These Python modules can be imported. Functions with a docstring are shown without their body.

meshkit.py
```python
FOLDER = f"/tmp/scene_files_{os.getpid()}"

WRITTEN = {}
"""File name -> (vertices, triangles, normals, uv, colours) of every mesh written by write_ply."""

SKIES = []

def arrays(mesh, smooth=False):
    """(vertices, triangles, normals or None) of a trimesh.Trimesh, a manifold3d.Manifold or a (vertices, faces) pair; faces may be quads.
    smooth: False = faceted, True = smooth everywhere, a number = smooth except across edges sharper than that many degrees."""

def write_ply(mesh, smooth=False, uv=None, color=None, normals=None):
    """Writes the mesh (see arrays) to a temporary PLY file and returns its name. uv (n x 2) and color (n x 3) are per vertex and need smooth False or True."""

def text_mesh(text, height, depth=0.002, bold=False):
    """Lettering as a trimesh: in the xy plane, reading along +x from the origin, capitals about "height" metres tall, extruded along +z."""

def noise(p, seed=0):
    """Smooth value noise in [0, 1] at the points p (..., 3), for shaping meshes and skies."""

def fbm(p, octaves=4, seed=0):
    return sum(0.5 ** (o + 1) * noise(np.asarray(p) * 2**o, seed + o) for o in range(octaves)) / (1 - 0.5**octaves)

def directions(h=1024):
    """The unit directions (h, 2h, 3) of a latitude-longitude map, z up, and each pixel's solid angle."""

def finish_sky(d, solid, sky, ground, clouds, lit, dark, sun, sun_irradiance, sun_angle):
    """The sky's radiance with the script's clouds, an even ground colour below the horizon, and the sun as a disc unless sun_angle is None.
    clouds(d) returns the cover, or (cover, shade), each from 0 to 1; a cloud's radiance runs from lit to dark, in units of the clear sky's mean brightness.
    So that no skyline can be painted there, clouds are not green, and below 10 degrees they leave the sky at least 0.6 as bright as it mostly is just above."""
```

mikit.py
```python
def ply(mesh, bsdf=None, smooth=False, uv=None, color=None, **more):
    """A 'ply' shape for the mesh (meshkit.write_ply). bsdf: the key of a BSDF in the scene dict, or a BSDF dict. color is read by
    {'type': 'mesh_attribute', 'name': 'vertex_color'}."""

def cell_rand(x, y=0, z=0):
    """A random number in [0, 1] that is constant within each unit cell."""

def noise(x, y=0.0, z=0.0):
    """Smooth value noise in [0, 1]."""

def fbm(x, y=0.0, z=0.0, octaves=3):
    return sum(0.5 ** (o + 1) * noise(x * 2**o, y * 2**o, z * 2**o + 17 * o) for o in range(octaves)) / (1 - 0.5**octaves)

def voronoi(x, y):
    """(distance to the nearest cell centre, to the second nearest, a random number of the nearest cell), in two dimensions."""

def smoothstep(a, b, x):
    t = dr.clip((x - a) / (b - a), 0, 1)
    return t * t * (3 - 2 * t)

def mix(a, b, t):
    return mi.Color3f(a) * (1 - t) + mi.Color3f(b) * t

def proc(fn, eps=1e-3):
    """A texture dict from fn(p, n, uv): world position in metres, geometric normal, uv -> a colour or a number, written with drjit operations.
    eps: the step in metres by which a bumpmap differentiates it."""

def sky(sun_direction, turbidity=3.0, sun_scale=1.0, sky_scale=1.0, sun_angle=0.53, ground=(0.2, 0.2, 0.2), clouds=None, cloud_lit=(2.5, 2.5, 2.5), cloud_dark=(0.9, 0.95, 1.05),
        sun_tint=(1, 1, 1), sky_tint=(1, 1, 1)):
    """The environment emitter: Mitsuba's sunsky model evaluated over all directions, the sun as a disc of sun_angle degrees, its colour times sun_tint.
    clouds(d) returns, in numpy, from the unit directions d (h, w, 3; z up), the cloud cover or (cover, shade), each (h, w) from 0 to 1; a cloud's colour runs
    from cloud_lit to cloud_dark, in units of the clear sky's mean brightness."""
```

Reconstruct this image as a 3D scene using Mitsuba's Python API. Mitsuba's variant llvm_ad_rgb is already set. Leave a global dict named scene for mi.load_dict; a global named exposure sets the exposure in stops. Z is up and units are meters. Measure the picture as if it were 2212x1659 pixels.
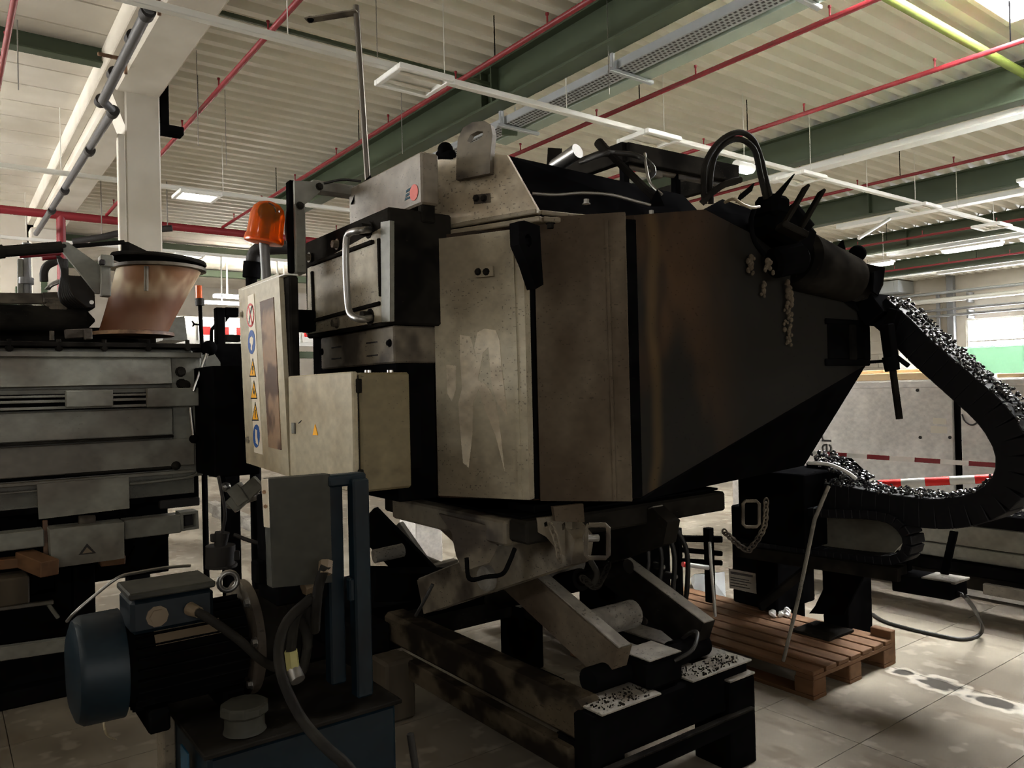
import math, random
import numpy as np
import trimesh, manifold3d
import mitsuba as mi
import drjit as dr
import mikit, meshkit
from mikit import noise, fbm, smoothstep, mix
from scipy.spatial import ConvexHull

# ------------------------------------------------------------------ camera
# world: x and y follow the hall's own axes (x along the light rails, y along the green beams), z up, floor at 0
F, EYE = 1661.3, np.array([0.0, 0.0, 1.6])
YAW, PIT, ROL = np.radians([36.714, 0.398, -1.332])
FW = np.array([np.sin(YAW) * np.cos(PIT), np.cos(YAW) * np.cos(PIT), np.sin(PIT)])
_r = np.cross(FW, [0, 0, 1.0]); _r /= np.linalg.norm(_r); _u = np.cross(_r, FW)
RT, UP = np.cos(ROL) * _r + np.sin(ROL) * _u, -np.sin(ROL) * _r + np.cos(ROL) * _u
TF = mi.ScalarTransform4f
scene, labels = {}, {}
scene['camera'] = {'type': 'perspective', 'fov': math.degrees(2 * math.atan(1106 / F)), 'fov_axis': 'x', 'near_clip': 0.05, 'far_clip': 200,
                   'to_world': TF().look_at(origin=EYE.tolist(), target=(EYE + FW).tolist(), up=UP.tolist())}
exposure = 2.0
# light of the place: daylight behind frosted panes and the roof light, the hall's own lamps, plus added fill sources out of view
WINDOW_LIGHT = (18.0, 18.6, 19.6)
SIDE_FILL_LIGHT = (6.0, 6.0, 5.9)
FRONT_FILL_LIGHT = (1.15, 1.15, 1.12)
SKYLIGHT_LIGHT = (16.0, 15.9, 15.6)
TUBE_LIGHT = (30.0, 28.0, 25.0)
WARM_TUBE = (56.0, 55.0, 52.0)
FILL_TUBE = (60.0, 59.0, 56.0)
LAMPS_BEHIND = ((-0.4, 10.88), (-3.4, 10.88), (-2.6, 5.87), (-2.4, 15.65))

# ------------------------------------------------------------------ measuring helpers: a sight line meets a plane
def _ray(px, py): return FW + RT * (px - 1106) / F - UP * (py - 829.5) / F
def PD(px, py, d): return EYE + _ray(px, py) * d
def PX(px, py, x): k = _ray(px, py); return EYE + k * x / k[0]
def PY(px, py, y): k = _ray(px, py); return EYE + k * y / k[1]
def PZ(px, py, z): k = _ray(px, py); return EYE + k * (z - EYE[2]) / k[2]
def PN(px, py, p0, n):
    k = _ray(px, py); return EYE + k * (np.dot(np.asarray(p0) - EYE, n) / np.dot(k, n))

# ------------------------------------------------------------------ mesh helpers
def cat(*ms):
    ms = [m for g in ms for m in (g if isinstance(g, (list, tuple)) else [g])]
    return ms[0] if len(ms) == 1 else trimesh.util.concatenate(ms)
def tm(man):
    m = man.to_mesh(); return trimesh.Trimesh(np.array(m.vert_properties[:, :3]), np.array(m.tri_verts), process=False)
def man(m): return manifold3d.Manifold(manifold3d.Mesh(np.asarray(m.vertices, np.float32), np.asarray(m.faces, np.uint32)))
_SG = np.array([[a, b, c] for a in (-1, 1) for b in (-1, 1) for c in (-1, 1)], float)
_HB = np.vstack([_SG * [1, .8, .8], _SG * [.8, 1, .8], _SG * [.8, .8, 1]])
def _hull_faces(v):
    h = ConvexHull(v); f = h.simplices.copy(); c = v.mean(0)
    for i, t in enumerate(f):
        if np.dot(np.cross(v[t[1]] - v[t[0]], v[t[2]] - v[t[0]]), v[t[0]] - c) < 0: f[i] = t[::-1]
    return f
_HF = _hull_faces(_HB)
def cbox(c, s, b=.006, R=None):
    h = np.asarray(s, float) / 2; b = min(b, .45 * h.min())
    v = np.vstack([_SG * [h[0], h[1] - b, h[2] - b], _SG * [h[0] - b, h[1], h[2] - b], _SG * [h[0] - b, h[1] - b, h[2]]])
    if R is not None: v = v @ np.asarray(R).T
    return trimesh.Trimesh(v + np.asarray(c), _HF, process=False)
def box(x0, x1, y0, y1, z0, z1, b=.006):
    return cbox(((x0 + x1) / 2, (y0 + y1) / 2, (z0 + z1) / 2), (abs(x1 - x0), abs(y1 - y0), abs(z1 - z0)), b)
def _frame(d, up=(0, 0, 1)):
    d = np.asarray(d, float); d = d / np.linalg.norm(d); up = np.asarray(up, float)
    if abs(np.dot(d, up)) > .98: up = np.array([0, 1.0, 0])
    s = np.cross(up, d); s /= np.linalg.norm(s); return np.stack([s, np.cross(d, s), d], 1)
def bar(p0, p1, w, h, up=(0, 0, 1), b=.004):
    p0, p1 = np.asarray(p0, float), np.asarray(p1, float)
    return cbox((p0 + p1) / 2, (w, h, np.linalg.norm(p1 - p0)), b, _frame(p1 - p0, up))
def lathe(prof, p0, axis=(0, 0, 1), n=20, cap=True):
    """prof: (radius, height) pairs along the axis from p0"""
    R = _frame(axis); a = np.arange(n) * 2 * np.pi / n; v = []
    for r, h in prof: v.append(np.stack([r * np.cos(a), r * np.sin(a), np.full(n, h)], 1))
    k = len(prof); v = np.vstack(v); i, j = np.meshgrid(np.arange(k - 1), np.arange(n), indexing='ij')
    q = np.stack([i * n + j, i * n + (j + 1) % n, (i + 1) * n + (j + 1) % n, (i + 1) * n + j], -1).reshape(-1, 4)
    f = np.vstack([q[:, [0, 1, 2]], q[:, [0, 2, 3]]])
    if cap:
        c0, c1 = len(v), len(v) + 1; v = np.vstack([v, [0, 0, prof[0][1]], [0, 0, prof[-1][1]]]); j = np.arange(n)
        f = np.vstack([f, np.stack([np.full(n, c0), (j + 1) % n, j], 1), np.stack([np.full(n, c1), (k - 1) * n + j, (k - 1) * n + (j + 1) % n], 1)])
    return trimesh.Trimesh(v @ R.T + np.asarray(p0), f, process=False)
def cyl(p0, p1, r, r2=None, n=16, b=0.0):
    p0, p1 = np.asarray(p0, float), np.asarray(p1, float); L = np.linalg.norm(p1 - p0); r2 = r if r2 is None else r2
    pr = [(r - b, 0), (r, b), (r2, L - b), (r2 - b, L)] if b else [(r, 0), (r2, L)]
    return lathe(pr, p0, p1 - p0, n)
def ball(c, r, s=(1, 1, 1), sub=2):
    m = trimesh.creation.icosphere(sub, r); m.vertices = m.vertices * s + np.asarray(c); return m
def spline(pts, k=6):
    p = np.asarray(pts, float); q = np.vstack([2 * p[0] - p[1], p, 2 * p[-1] - p[-2]]); o = []
    for i in range(1, len(q) - 2):
        for t in np.arange(k) / k:
            a, b, c, d = q[i - 1:i + 3]; o.append(.5 * (2 * b + (c - a) * t + (2 * a - 5 * b + 4 * c - d) * t * t + (3 * b - a - 3 * c + d) * t ** 3))
    return np.vstack(o + [p[-1]])
def tube(pts, r, n=8, k=5, smooth=True):
    p = spline(pts, k) if smooth else np.asarray(pts, float); m = len(p); t = np.gradient(p, axis=0); t /= np.linalg.norm(t, axis=1, keepdims=True) + 1e-12
    s = np.cross(t[0], [.13, .2, .97]); s /= np.linalg.norm(s); v = []; a = np.arange(n) * 2 * np.pi / n
    for i in range(m):
        s = s - t[i] * np.dot(s, t[i]); s /= np.linalg.norm(s); w = np.cross(t[i], s)
        v.append(p[i] + r * (np.cos(a)[:, None] * s + np.sin(a)[:, None] * w))
    v = np.vstack(v); i, j = np.meshgrid(np.arange(m - 1), np.arange(n), indexing='ij')
    q = np.stack([i * n + j, i * n + (j + 1) % n, (i + 1) * n + (j + 1) % n, (i + 1) * n + j], -1).reshape(-1, 4)
    c0, c1 = len(v), len(v) + 1; v = np.vstack([v, p[0], p[-1]]); j = np.arange(n)
    return trimesh.Trimesh(v, np.vstack([q[:, [0, 1, 2]], q[:, [0, 2, 3]], np.stack([np.full(n, c0), (j + 1) % n, j], 1), np.stack([np.full(n, c1), (m - 1) * n + j, (m - 1) * n + (j + 1) % n], 1)]), process=False)
def hull(pts):
    v = np.asarray(pts, float); return trimesh.Trimesh(v, _hull_faces(v), process=False)
def prism(loops, o, ex, ey, ez, t):
    """2-D loops (outer first, then holes) in the frame o, ex, ey, extruded by t along ez"""
    if np.isscalar(loops[0][0]): loops = [loops]
    cs = manifold3d.CrossSection([np.asarray(l, float) for l in loops], manifold3d.FillRule.EvenOdd)
    m = tm(manifold3d.Manifold.extrude(cs, 1.0)); v = np.asarray(m.vertices)
    ex, ey, ez = (np.asarray(e, float) for e in (ex, ey, ez)); f = np.asarray(m.faces)
    if np.dot(np.cross(ex, ey), ez) * t < 0: f = f[:, ::-1]
    return trimesh.Trimesh(np.asarray(o) + v[:, :1] * ex + v[:, 1:2] * ey + v[:, 2:] * ez * t, f, process=False)
def prism_y(poly, y0, y1): return prism(poly, (0, y0, 0), (1, 0, 0), (0, 0, 1), (0, 1, 0), y1 - y0)
def prism_x(poly, x0, x1): return prism(poly, (x0, 0, 0), (0, 1, 0), (0, 0, 1), (1, 0, 0), x1 - x0)
def prism_z(poly, z0, z1): return prism(poly, (0, 0, z0), (1, 0, 0), (0, 1, 0), (0, 0, 1), z1 - z0)
def plate(poly, p0, n, t, holes=(), off=0.0):
    """a flat plate of thickness t, its front face in the plane (p0, n), the outline read along the sight lines"""
    n = np.asarray(n, float); n = n / np.linalg.norm(n); p0 = np.asarray(p0, float) + n * off
    ex = np.cross([0, 0, 1.0], n) if abs(n[2]) < .9 else np.array([1.0, 0, 0]); ex /= np.linalg.norm(ex); ey = np.cross(n, ex)
    L = [[((q := PN(x, y, p0, n) - p0) @ ex, q @ ey) for x, y in l] for l in [poly, *holes]]
    return prism(L, p0, ex, ey, -n, t)
def disc(c, n, r, t=.004, k=20): n = np.asarray(n, float) / np.linalg.norm(n); return cyl(np.asarray(c), np.asarray(c) + n * t, r, n=k)
def bolt(c, n, r=.012, h=.012): n = np.asarray(n, float) / np.linalg.norm(n); c = np.asarray(c, float); return cat(cyl(c, c + n * .003, r * 1.4, n=10), cyl(c, c + n * h, r, n=6))
def face_y(l, t, r, b, y, depth, bev=.006):
    """a box whose front stands in the plane y, seen between columns l, r and rows t, b"""
    my, mx = (t + b) / 2, (l + r) / 2
    return box(PY(l, my, y)[0], PY(r, my, y)[0], y, y + depth, PY(mx, b, y)[2], PY(mx, t, y)[2], bev)
def face_x(l, t, r, b, x, depth, bev=.006):
    my, mx = (t + b) / 2, (l + r) / 2
    return box(x, x + depth, PX(r, my, x)[1], PX(l, my, x)[1], PX(mx, b, x)[2], PX(mx, t, x)[2], bev)

# ------------------------------------------------------------------ naming helpers
def _num(key):
    if key not in _used: _used.add(key); return key
    i = 1
    while f'{key}_{i:03d}' in _used: i += 1
    k = f'{key}_{i:03d}'; _used.add(k); return k
_used = set()
def thing(name, label, cate, group=None, kind=None):
    k = _num(name); labels[k] = {'label': label, 'category': cate}
    if group: labels[k]['group'] = group
    if kind: labels[k]['kind'] = kind
    return k
def struct(name, label):
    k = _num(name); labels[k] = {'kind': 'structure', 'label': label}; return k
def part(h, name, mesh, mat, label=None, smooth=False, kind=None, emit=None, tw=None):
    k = _num(h + '__' + name)
    d = mesh if isinstance(mesh, dict) else mikit.ply(mesh, mat, smooth)
    if emit is not None: d = {**d, 'emitter': {'type': 'area', 'radiance': {'type': 'rgb', 'value': list(emit)}}}
    if tw is not None: d = {**d, 'to_world': tw}
    scene[k] = d
    if label or kind: labels[k] = {**({'label': label} if label else {}), **({'kind': kind} if kind else {})}
    return k
def solo(name, mesh, mat, label, cate, group=None, kind=None, smooth=False, emit=None):
    k = thing(name, label, cate, group, kind); d = mikit.ply(mesh, mat, smooth)
    if emit is not None: d['emitter'] = {'type': 'area', 'radiance': {'type': 'rgb', 'value': list(emit)}}
    scene[k] = d; return k
def shell(name, mesh, mat, label, smooth=False):
    k = struct(name, label); scene[k] = mikit.ply(mesh, mat, smooth); return k

# ------------------------------------------------------------------ materials
def c(r, g, b): return [((v / 255) / 12.92 if v <= 10 else (((v / 255) + .055) / 1.055) ** 2.4) for v in (r, g, b)]
def plain(name, col, rough=.5, metal=0.0, spec=.5, **k):
    scene[name] = {'type': 'twosided', 'b': {'type': 'principled', 'base_color': {'type': 'rgb', 'value': list(col)}, 'roughness': rough, 'metallic': metal, 'specular': spec, **k}}
def proc(name, fn, rough=.5, metal=0.0, spec=.5, bump=None, bs=.002):
    b = {'type': 'principled', 'base_color': mikit.proc(fn), 'roughness': rough, 'metallic': metal, 'specular': spec}
    if bump is not None: b = {'type': 'bumpmap', 'arbitrary': mikit.proc(bump), 'scale': bs, 'b': b}
    scene[name] = {'type': 'twosided', 'b': b}
def matte(name, fn): scene[name] = {'type': 'twosided', 'b': {'type': 'diffuse', 'reflectance': mikit.proc(fn)}}
def grime(base, dirt, speck, sc=4.0, lo=.4, hi=.65, dots=.8, streak=1.0):
    def fn(p, n, uv):
        a = smoothstep(lo, hi, fbm(p.x * sc + 3.1, p.y * sc, p.z * sc * streak, 4))
        d = smoothstep(dots, dots + .06, noise(p.x * 120, p.y * 120, p.z * 120)) * smoothstep(.3, .7, noise(p.x * 9, p.y * 9 + 5, p.z * 9)) * .5
        grit = .74 + .34 * fbm(p.x * 38, p.y * 38, p.z * 38, 3) + .18 * smoothstep(.5, .75, fbm(p.x * 9 + 2, p.y * 9, p.z * 3, 3))
        return mix(mix(base, dirt, a) * grit, speck, d)
    return fn
proc('m_tank', grime(c(172, 164, 144), c(126, 116, 98), c(42, 38, 31), 3.0, .38, .66, .78, .6), .62, spec=.35)
def _rust(p, n, uv):
    a = smoothstep(.36, .66, fbm(p.x * 3.2, p.y * 3, p.z * 1.5 + 4, 4)) * smoothstep(3.0, 2.2, p.x)
    g = mix(c(41, 40, 38), c(84, 63, 46), a)  # base tone darkened to stand for the shaded side face
    g = mix(g, c(92, 76, 54), smoothstep(.05, .0, dr.abs(p.x - 2.33 - .05 * noise(p.z * 6))) * .5)
    dots = smoothstep(.86, .9, noise(p.x * 110, p.y * 110, p.z * 110))
    return mix(g, c(26, 22, 20), dots * .5)
matte('m_side', _rust)
matte('m_panel', grime(c(98, 89, 77), c(76, 66, 56), c(34, 29, 25), 3.4, .36, .64, .8, .5))
matte('m_dark', grime(c(38, 36, 33), c(22, 21, 20), c(62, 55, 46), 6.0, .4, .65, .84))
proc('m_arm', grime(c(112, 104, 90), c(62, 55, 48), c(26, 24, 22), 5.0, .4, .62, .8), .65, spec=.3)
proc('m_dust', grime(c(132, 128, 120), c(104, 99, 92), c(30, 28, 26), 8.0, .45, .7, .74), .85, spec=.2)
matte('m_black', grime(c(16, 16, 17), c(10, 10, 11), c(30, 29, 28), 6.0, .4, .65, .86))
plain('m_tar', c(22, 22, 26), .22, spec=.8)
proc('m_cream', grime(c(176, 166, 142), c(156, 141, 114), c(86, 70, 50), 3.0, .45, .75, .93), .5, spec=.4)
proc('m_creamshade', grime(c(116, 106, 80), c(98, 86, 62), c(56, 46, 32), 4.0, .45, .72, .9), .5, spec=.4)  # cream darkened to stand for the cabinet's shaded side
proc('m_rustwin', grime(c(142, 112, 84), c(84, 58, 40), c(60, 44, 32), 9.0, .45, .6, .9, .6), .6)
proc('m_left', grime(c(118, 118, 109), c(92, 87, 78), c(56, 50, 44), 3.2, .42, .7, .9), .5, spec=.4)
proc('m_blue', grime(c(6, 26, 36), c(6, 18, 26), c(8, 12, 16), 4.0, .42, .68, .92), .45, spec=.3)
plain('m_bluelight', c(24, 66, 88), .5)
plain('m_rubber', c(30, 29, 28), .55)
proc('m_hose', grime(c(36, 34, 30), c(26, 24, 22), c(20, 19, 18), 9.0), .8, spec=.15)
plain('m_chrome', c(200, 198, 194), .22, metal=1.0)
plain('m_steel', c(150, 148, 144), .38, metal=.9)
proc('m_alu', grime(c(132, 124, 112), c(104, 94, 80), c(44, 38, 32), 5.0, .42, .7, .86), .5, spec=.5)
proc('m_deck', lambda p, n, uv: mix(c(218, 215, 203), c(205, 201, 187), fbm(p.x * .3, p.y * .5, 0, 3)), .55, spec=.4)
proc('m_concrete', lambda p, n, uv: mix(c(196, 190, 178), c(182, 175, 161), smoothstep(.35, .7, fbm(p.x * 1.4, p.y * 1.4, p.z * 1.4, 4))), .75, spec=.3)
proc('m_wall', lambda p, n, uv: mix(c(196, 189, 178), c(172, 164, 150), smoothstep(.35, .7, fbm(p.x * .8, p.y * .8, p.z * .8, 4))), .8, spec=.2)
proc('m_green', lambda p, n, uv: mix(c(64, 76, 56), c(52, 62, 47), fbm(p.x * 2, p.y * .6, p.z * 4, 3)), .5, spec=.4)
plain('m_greenlight', c(108, 120, 56), .5)
plain('m_red', c(118, 28, 36), .42)
plain('m_redbright', c(216, 28, 24), .45)
plain('m_white', c(226, 226, 220), .45)
plain('m_rail', c(214, 214, 206), .45)
plain('m_channel', c(140, 152, 138), .5); plain('m_galv', c(170, 174, 176), .4, metal=.35)
plain('m_pipegrey', c(112, 112, 112), .4)
plain('m_orange', c(226, 92, 12), .25)
scene['m_amber'] = {'type': 'principledthin', 'base_color': {'type': 'rgb', 'value': c(255, 150, 24)}, 'roughness': .08, 'spec_trans': .7, 'diff_trans': 1.2, 'eta': 1.45}
proc('m_wood', lambda p, n, uv: mix(mix(c(112, 82, 56), c(72, 50, 34), fbm(p.x * 22, p.y * 1.6, p.z * 22, 3)), c(96, 64, 38), smoothstep(.6, .75, fbm(p.x * 5, p.y * 2, 3, 3)) * .6), .7, spec=.25)
proc('m_woodgrey', lambda p, n, uv: mix(c(78, 70, 58), c(48, 42, 34), fbm(p.x * 18, p.y * 18, p.z * 2.2, 3)), .8, spec=.2)
proc('m_woodpale', lambda p, n, uv: mix(c(230, 208, 170), c(206, 178, 132), fbm(p.x * 16, p.y * 1.5, p.z * 16, 3)), .7, spec=.25)
proc('m_crate', grime(c(222, 219, 213), c(206, 202, 196), c(130, 122, 114), 1.6, .4, .7, .95), .6, spec=.3)
plain('m_greenbox', c(98, 140, 110), .7)
plain('m_cloth', c(236, 230, 218), .9)
plain('m_yellow', c(236, 170, 22), .5)
plain('m_signblue', c(36, 74, 140), .5)
plain('m_signwhite', c(214, 204, 184), .55)
plain('m_signred', c(176, 38, 36), .5)
plain('m_print', c(26, 22, 20), .7)
proc('m_paint', grime(c(208, 198, 178), c(178, 166, 146), c(70, 60, 50), 6.0, .45, .7, .78), .7, spec=.3)
plain('m_copperplate', c(104, 90, 72), .5)
plain('m_glow', (.9, .9, .9), .5)
plain('m_logoblue', c(92, 118, 132), .6); plain('m_logored', c(196, 92, 80), .6)
plain('m_paper', c(206, 200, 186), .7)
def _floor(p, n, uv):
    a = fbm(p.x * 1.1, p.y * 1.1, 0, 5); b = fbm(p.x * 7 + 9, p.y * 3, 2, 4)
    g = mix(c(128, 121, 108), c(96, 89, 78), smoothstep(.35, .68, a))
    g = mix(g, c(92, 80, 66), smoothstep(.52, .72, b) * .55)
    g = mix(g, c(176, 168, 156), smoothstep(.62, .8, fbm(p.x * 11, p.y * 11, 7, 3)) * .22)
    # the two dark oil spots with pale rims, and the white residue along the joint
    for cx, cy, rx, ry in ((4.19, 1.925, .075, .10), (4.155, 1.65, .06, .11), (4.21, 2.13, .05, .05)):
        d = dr.sqrt(dr.square((p.x - cx) / rx) + dr.square((p.y - cy) / ry)) + (noise(p.x * 30, p.y * 30) - .5) * .5
        g = mix(g, c(196, 190, 178), smoothstep(1.75, 1.4, d) * .8); g = mix(g, c(58, 54, 48), smoothstep(1.15, .8, d))
    return g
proc('m_floor', _floor, .8, spec=.2)
def _fun(p, n, uv):
    a = smoothstep(.4, .62, fbm(p.x * 5, p.y * 5, p.z * 2.5, 4) + .25 * smoothstep(.16, .05, dr.abs(p.z - 2.06)) - .1)
    g = mix(c(180, 164, 134), c(122, 84, 54), a)
    return mix(g, c(88, 50, 30), dr.clip(smoothstep(.62, .8, p.x + .35 * (fbm(p.x * 6, p.y * 6, p.z * 5, 3) - .5)) * smoothstep(2.34, 2.2, p.z + .1 * fbm(p.x * 9, 0, 0, 2)) * .9, 0, 1))
proc('m_funnel', _fun, .6, spec=.3)
plain('m_yellowfit', c(150, 144, 92), .5)
proc('m_plate', grime(c(52, 52, 46), c(38, 38, 34), c(24, 23, 21), 5.0, .42, .7, .9), .6, spec=.3)
matte('m_motor', lambda p, n, uv: mix(c(9, 9, 10), c(14, 14, 14), noise(p.x * 9, p.y * 9, p.z * 9)))
plain('m_drain', c(70, 70, 72), .45)
plain('m_polesteel', c(84, 78, 70), .32, metal=.5)
plain('m_chain', c(11, 12, 17), .55, spec=.2)
matte('m_logo', lambda p, n, uv: mix(c(60, 78, 88), c(78, 96, 106), noise(p.y * 40, p.z * 40)))
proc('m_lid', grime(c(200, 189, 168), c(158, 144, 122), c(48, 42, 34), 5.0, .42, .68, .76), .65, spec=.3)
plain('m_paperdim', c(124, 120, 110), .7)
matte('m_basebeam', grime(c(76, 68, 56), c(34, 30, 26), c(18, 17, 16), 6.0, .4, .6, .8))

# ================================================================== THE HALL
DECK, WX, WY = 5.2, 28.5, 27.0
XL, YF = -7.0, -13.0
# floor: concrete slabs with open joints where they can be told apart
fl = struct('floor', 'worn dusty concrete floor of large slabs with dark oil spots')
part(fl, 'screed', cat(box(XL - 1, WX + 1, YF - 1, WY + 1, -.2, -.012, 0), box(XL, WX, YF, 0.86, -.012, 0, 0), box(XL, WX, 6.27, WY, -.012, 0, 0),
                       box(XL, -1.78, .86, 6.27, -.012, 0, 0), box(9.25, WX, .86, 6.27, -.012, 0, 0)), 'm_floor')
slab = mikit.ply(box(-.498, .498, -.2442, .2442, -.012, 0, 0), 'm_floor')
for i in range(11):
    for j in range(11):
        part(fl, 'slab', slab, None, tw=TF().translate([-1.26 + 1.0 * i + (.0 if j % 2 else 0), 1.1 + .4918 * j, 0]))
# roof deck of trapezoid sheeting, ribs along x, one sheet field per bay
ce = struct('ceiling', 'cream trapezoid sheet roof deck with ribs running along the light rails')
def deck(x0, x1, y0, y1):
    P, v = .275, []; n = max(1, int(round((y1 - y0) / P))); P = (y1 - y0) / n
    for k in range(n): v += [(y0 + k * P, DECK + .095), (y0 + k * P + .09, DECK + .095), (y0 + k * P + .135, DECK), (y0 + k * P + .23, DECK)]
    v.append((y1, DECK + .095)); v = np.array(v); m = len(v)
    V = np.vstack([np.c_[np.full(m, x0), v], np.c_[np.full(m, x1), v], np.c_[np.full(m, x0), v + [0, .03]], np.c_[np.full(m, x1), v + [0, .03]]]); i = np.arange(m - 1)
    q = np.vstack([np.stack([i, i + 1, m + i + 1, m + i], 1), np.stack([2 * m + i, 3 * m + i, 3 * m + i + 1, 2 * m + i + 1], 1)])
    return trimesh.Trimesh(V, np.vstack([q[:, [0, 1, 2]], q[:, [0, 2, 3]]]), process=False)
XB = [1.95, 5.05, 10.0, 14.3, 18.6, 23.2, WX]
for a, b in zip(XB[:-1], XB[1:]):
    if a == 5.05:
        part(ce, 'sheet_field', deck(a, b, 3.2, 17.2), 'm_deck'); part(ce, 'sheet_field', cat(deck(8.8, b, YF, 3.2), deck(a, 5.6, YF, 3.2), deck(5.6, 8.8, YF, 1.0)), 'm_deck')
    elif a in (10.0, 14.3): part(ce, 'sheet_field', deck(a, b, 2.4, 17.2), 'm_deck'); part(ce, 'sheet_field', cat(deck(a, a + 1.0, YF, 2.4), deck(a + 3.0, b, YF, 2.4), deck(a + 1.0, a + 3.0, YF, .4)), 'm_deck')
    else: part(ce, 'sheet_field', deck(a, b, YF, 17.2), 'm_deck')
# skylight: a bright translucent dome panel on a curb
sk = struct('window_1', 'blinding white roof light at the top right of the deck')
part(sk, 'pane', box(5.6, 8.78, 1.0, 3.16, DECK + .06, DECK + .08, 0), 'm_glow', emit=SKYLIGHT_LIGHT)
part(sk, 'frame', cat(box(5.54, 8.84, 3.16, 3.22, DECK + .0, DECK + .1), box(5.54, 8.84, .94, 1.0, DECK, DECK + .1), box(8.78, 8.84, 1.0, 3.16, DECK, DECK + .1), box(5.54, 5.6, 1.0, 3.16, DECK, DECK + .1)), 'm_deck')
part(sk, 'roofing', box(5.4, 9.0, .8, 3.4, DECK + .1, DECK + .14), 'm_wall')
for x_, n_ in ((11.0, 'added roof light in the third bay out of view'), (15.3, 'added roof light in the fourth bay out of view')):
    k = struct('window_5' if x_ < 12 else 'window_6', n_); part(k, 'pane', box(x_, x_ + 2, .4, 2.4, DECK + .1, DECK + .12, 0), 'm_glow', emit=[.5 * v_ for v_ in SKYLIGHT_LIGHT])  # unseen roof lights added to brighten the deck
    part(k, 'frame', cat(box(x_ - .06, x_, .34, 2.46, DECK, DECK + .13), box(x_ + 2, x_ + 2.06, .34, 2.46, DECK, DECK + .13), box(x_, x_ + 2, .34, .4, DECK, DECK + .13), box(x_, x_ + 2, 2.4, 2.46, DECK, DECK + .13)), 'm_deck')
# left bay: smooth aerated concrete planks along x
cl = struct('ceiling_2', 'smooth cream concrete plank ceiling of the left bay')
pl = mikit.ply(box(-4.25, 4.25, -.303, .303, 0, .2, .012), 'm_concrete')
for k in range(49): part(cl, 'plank', pl, None, tw=TF().translate([-2.42, YF + .31 + .614 * k + (0), DECK + .02]))
pl2 = mikit.ply(box(-13.2, 13.2, -.303, .303, 0, .2, .012), 'm_concrete')
for k in range(15): part(cl, 'plank', pl2, None, tw=TF().translate([15.2, 17.55 + .614 * k, DECK + .02]))
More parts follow.
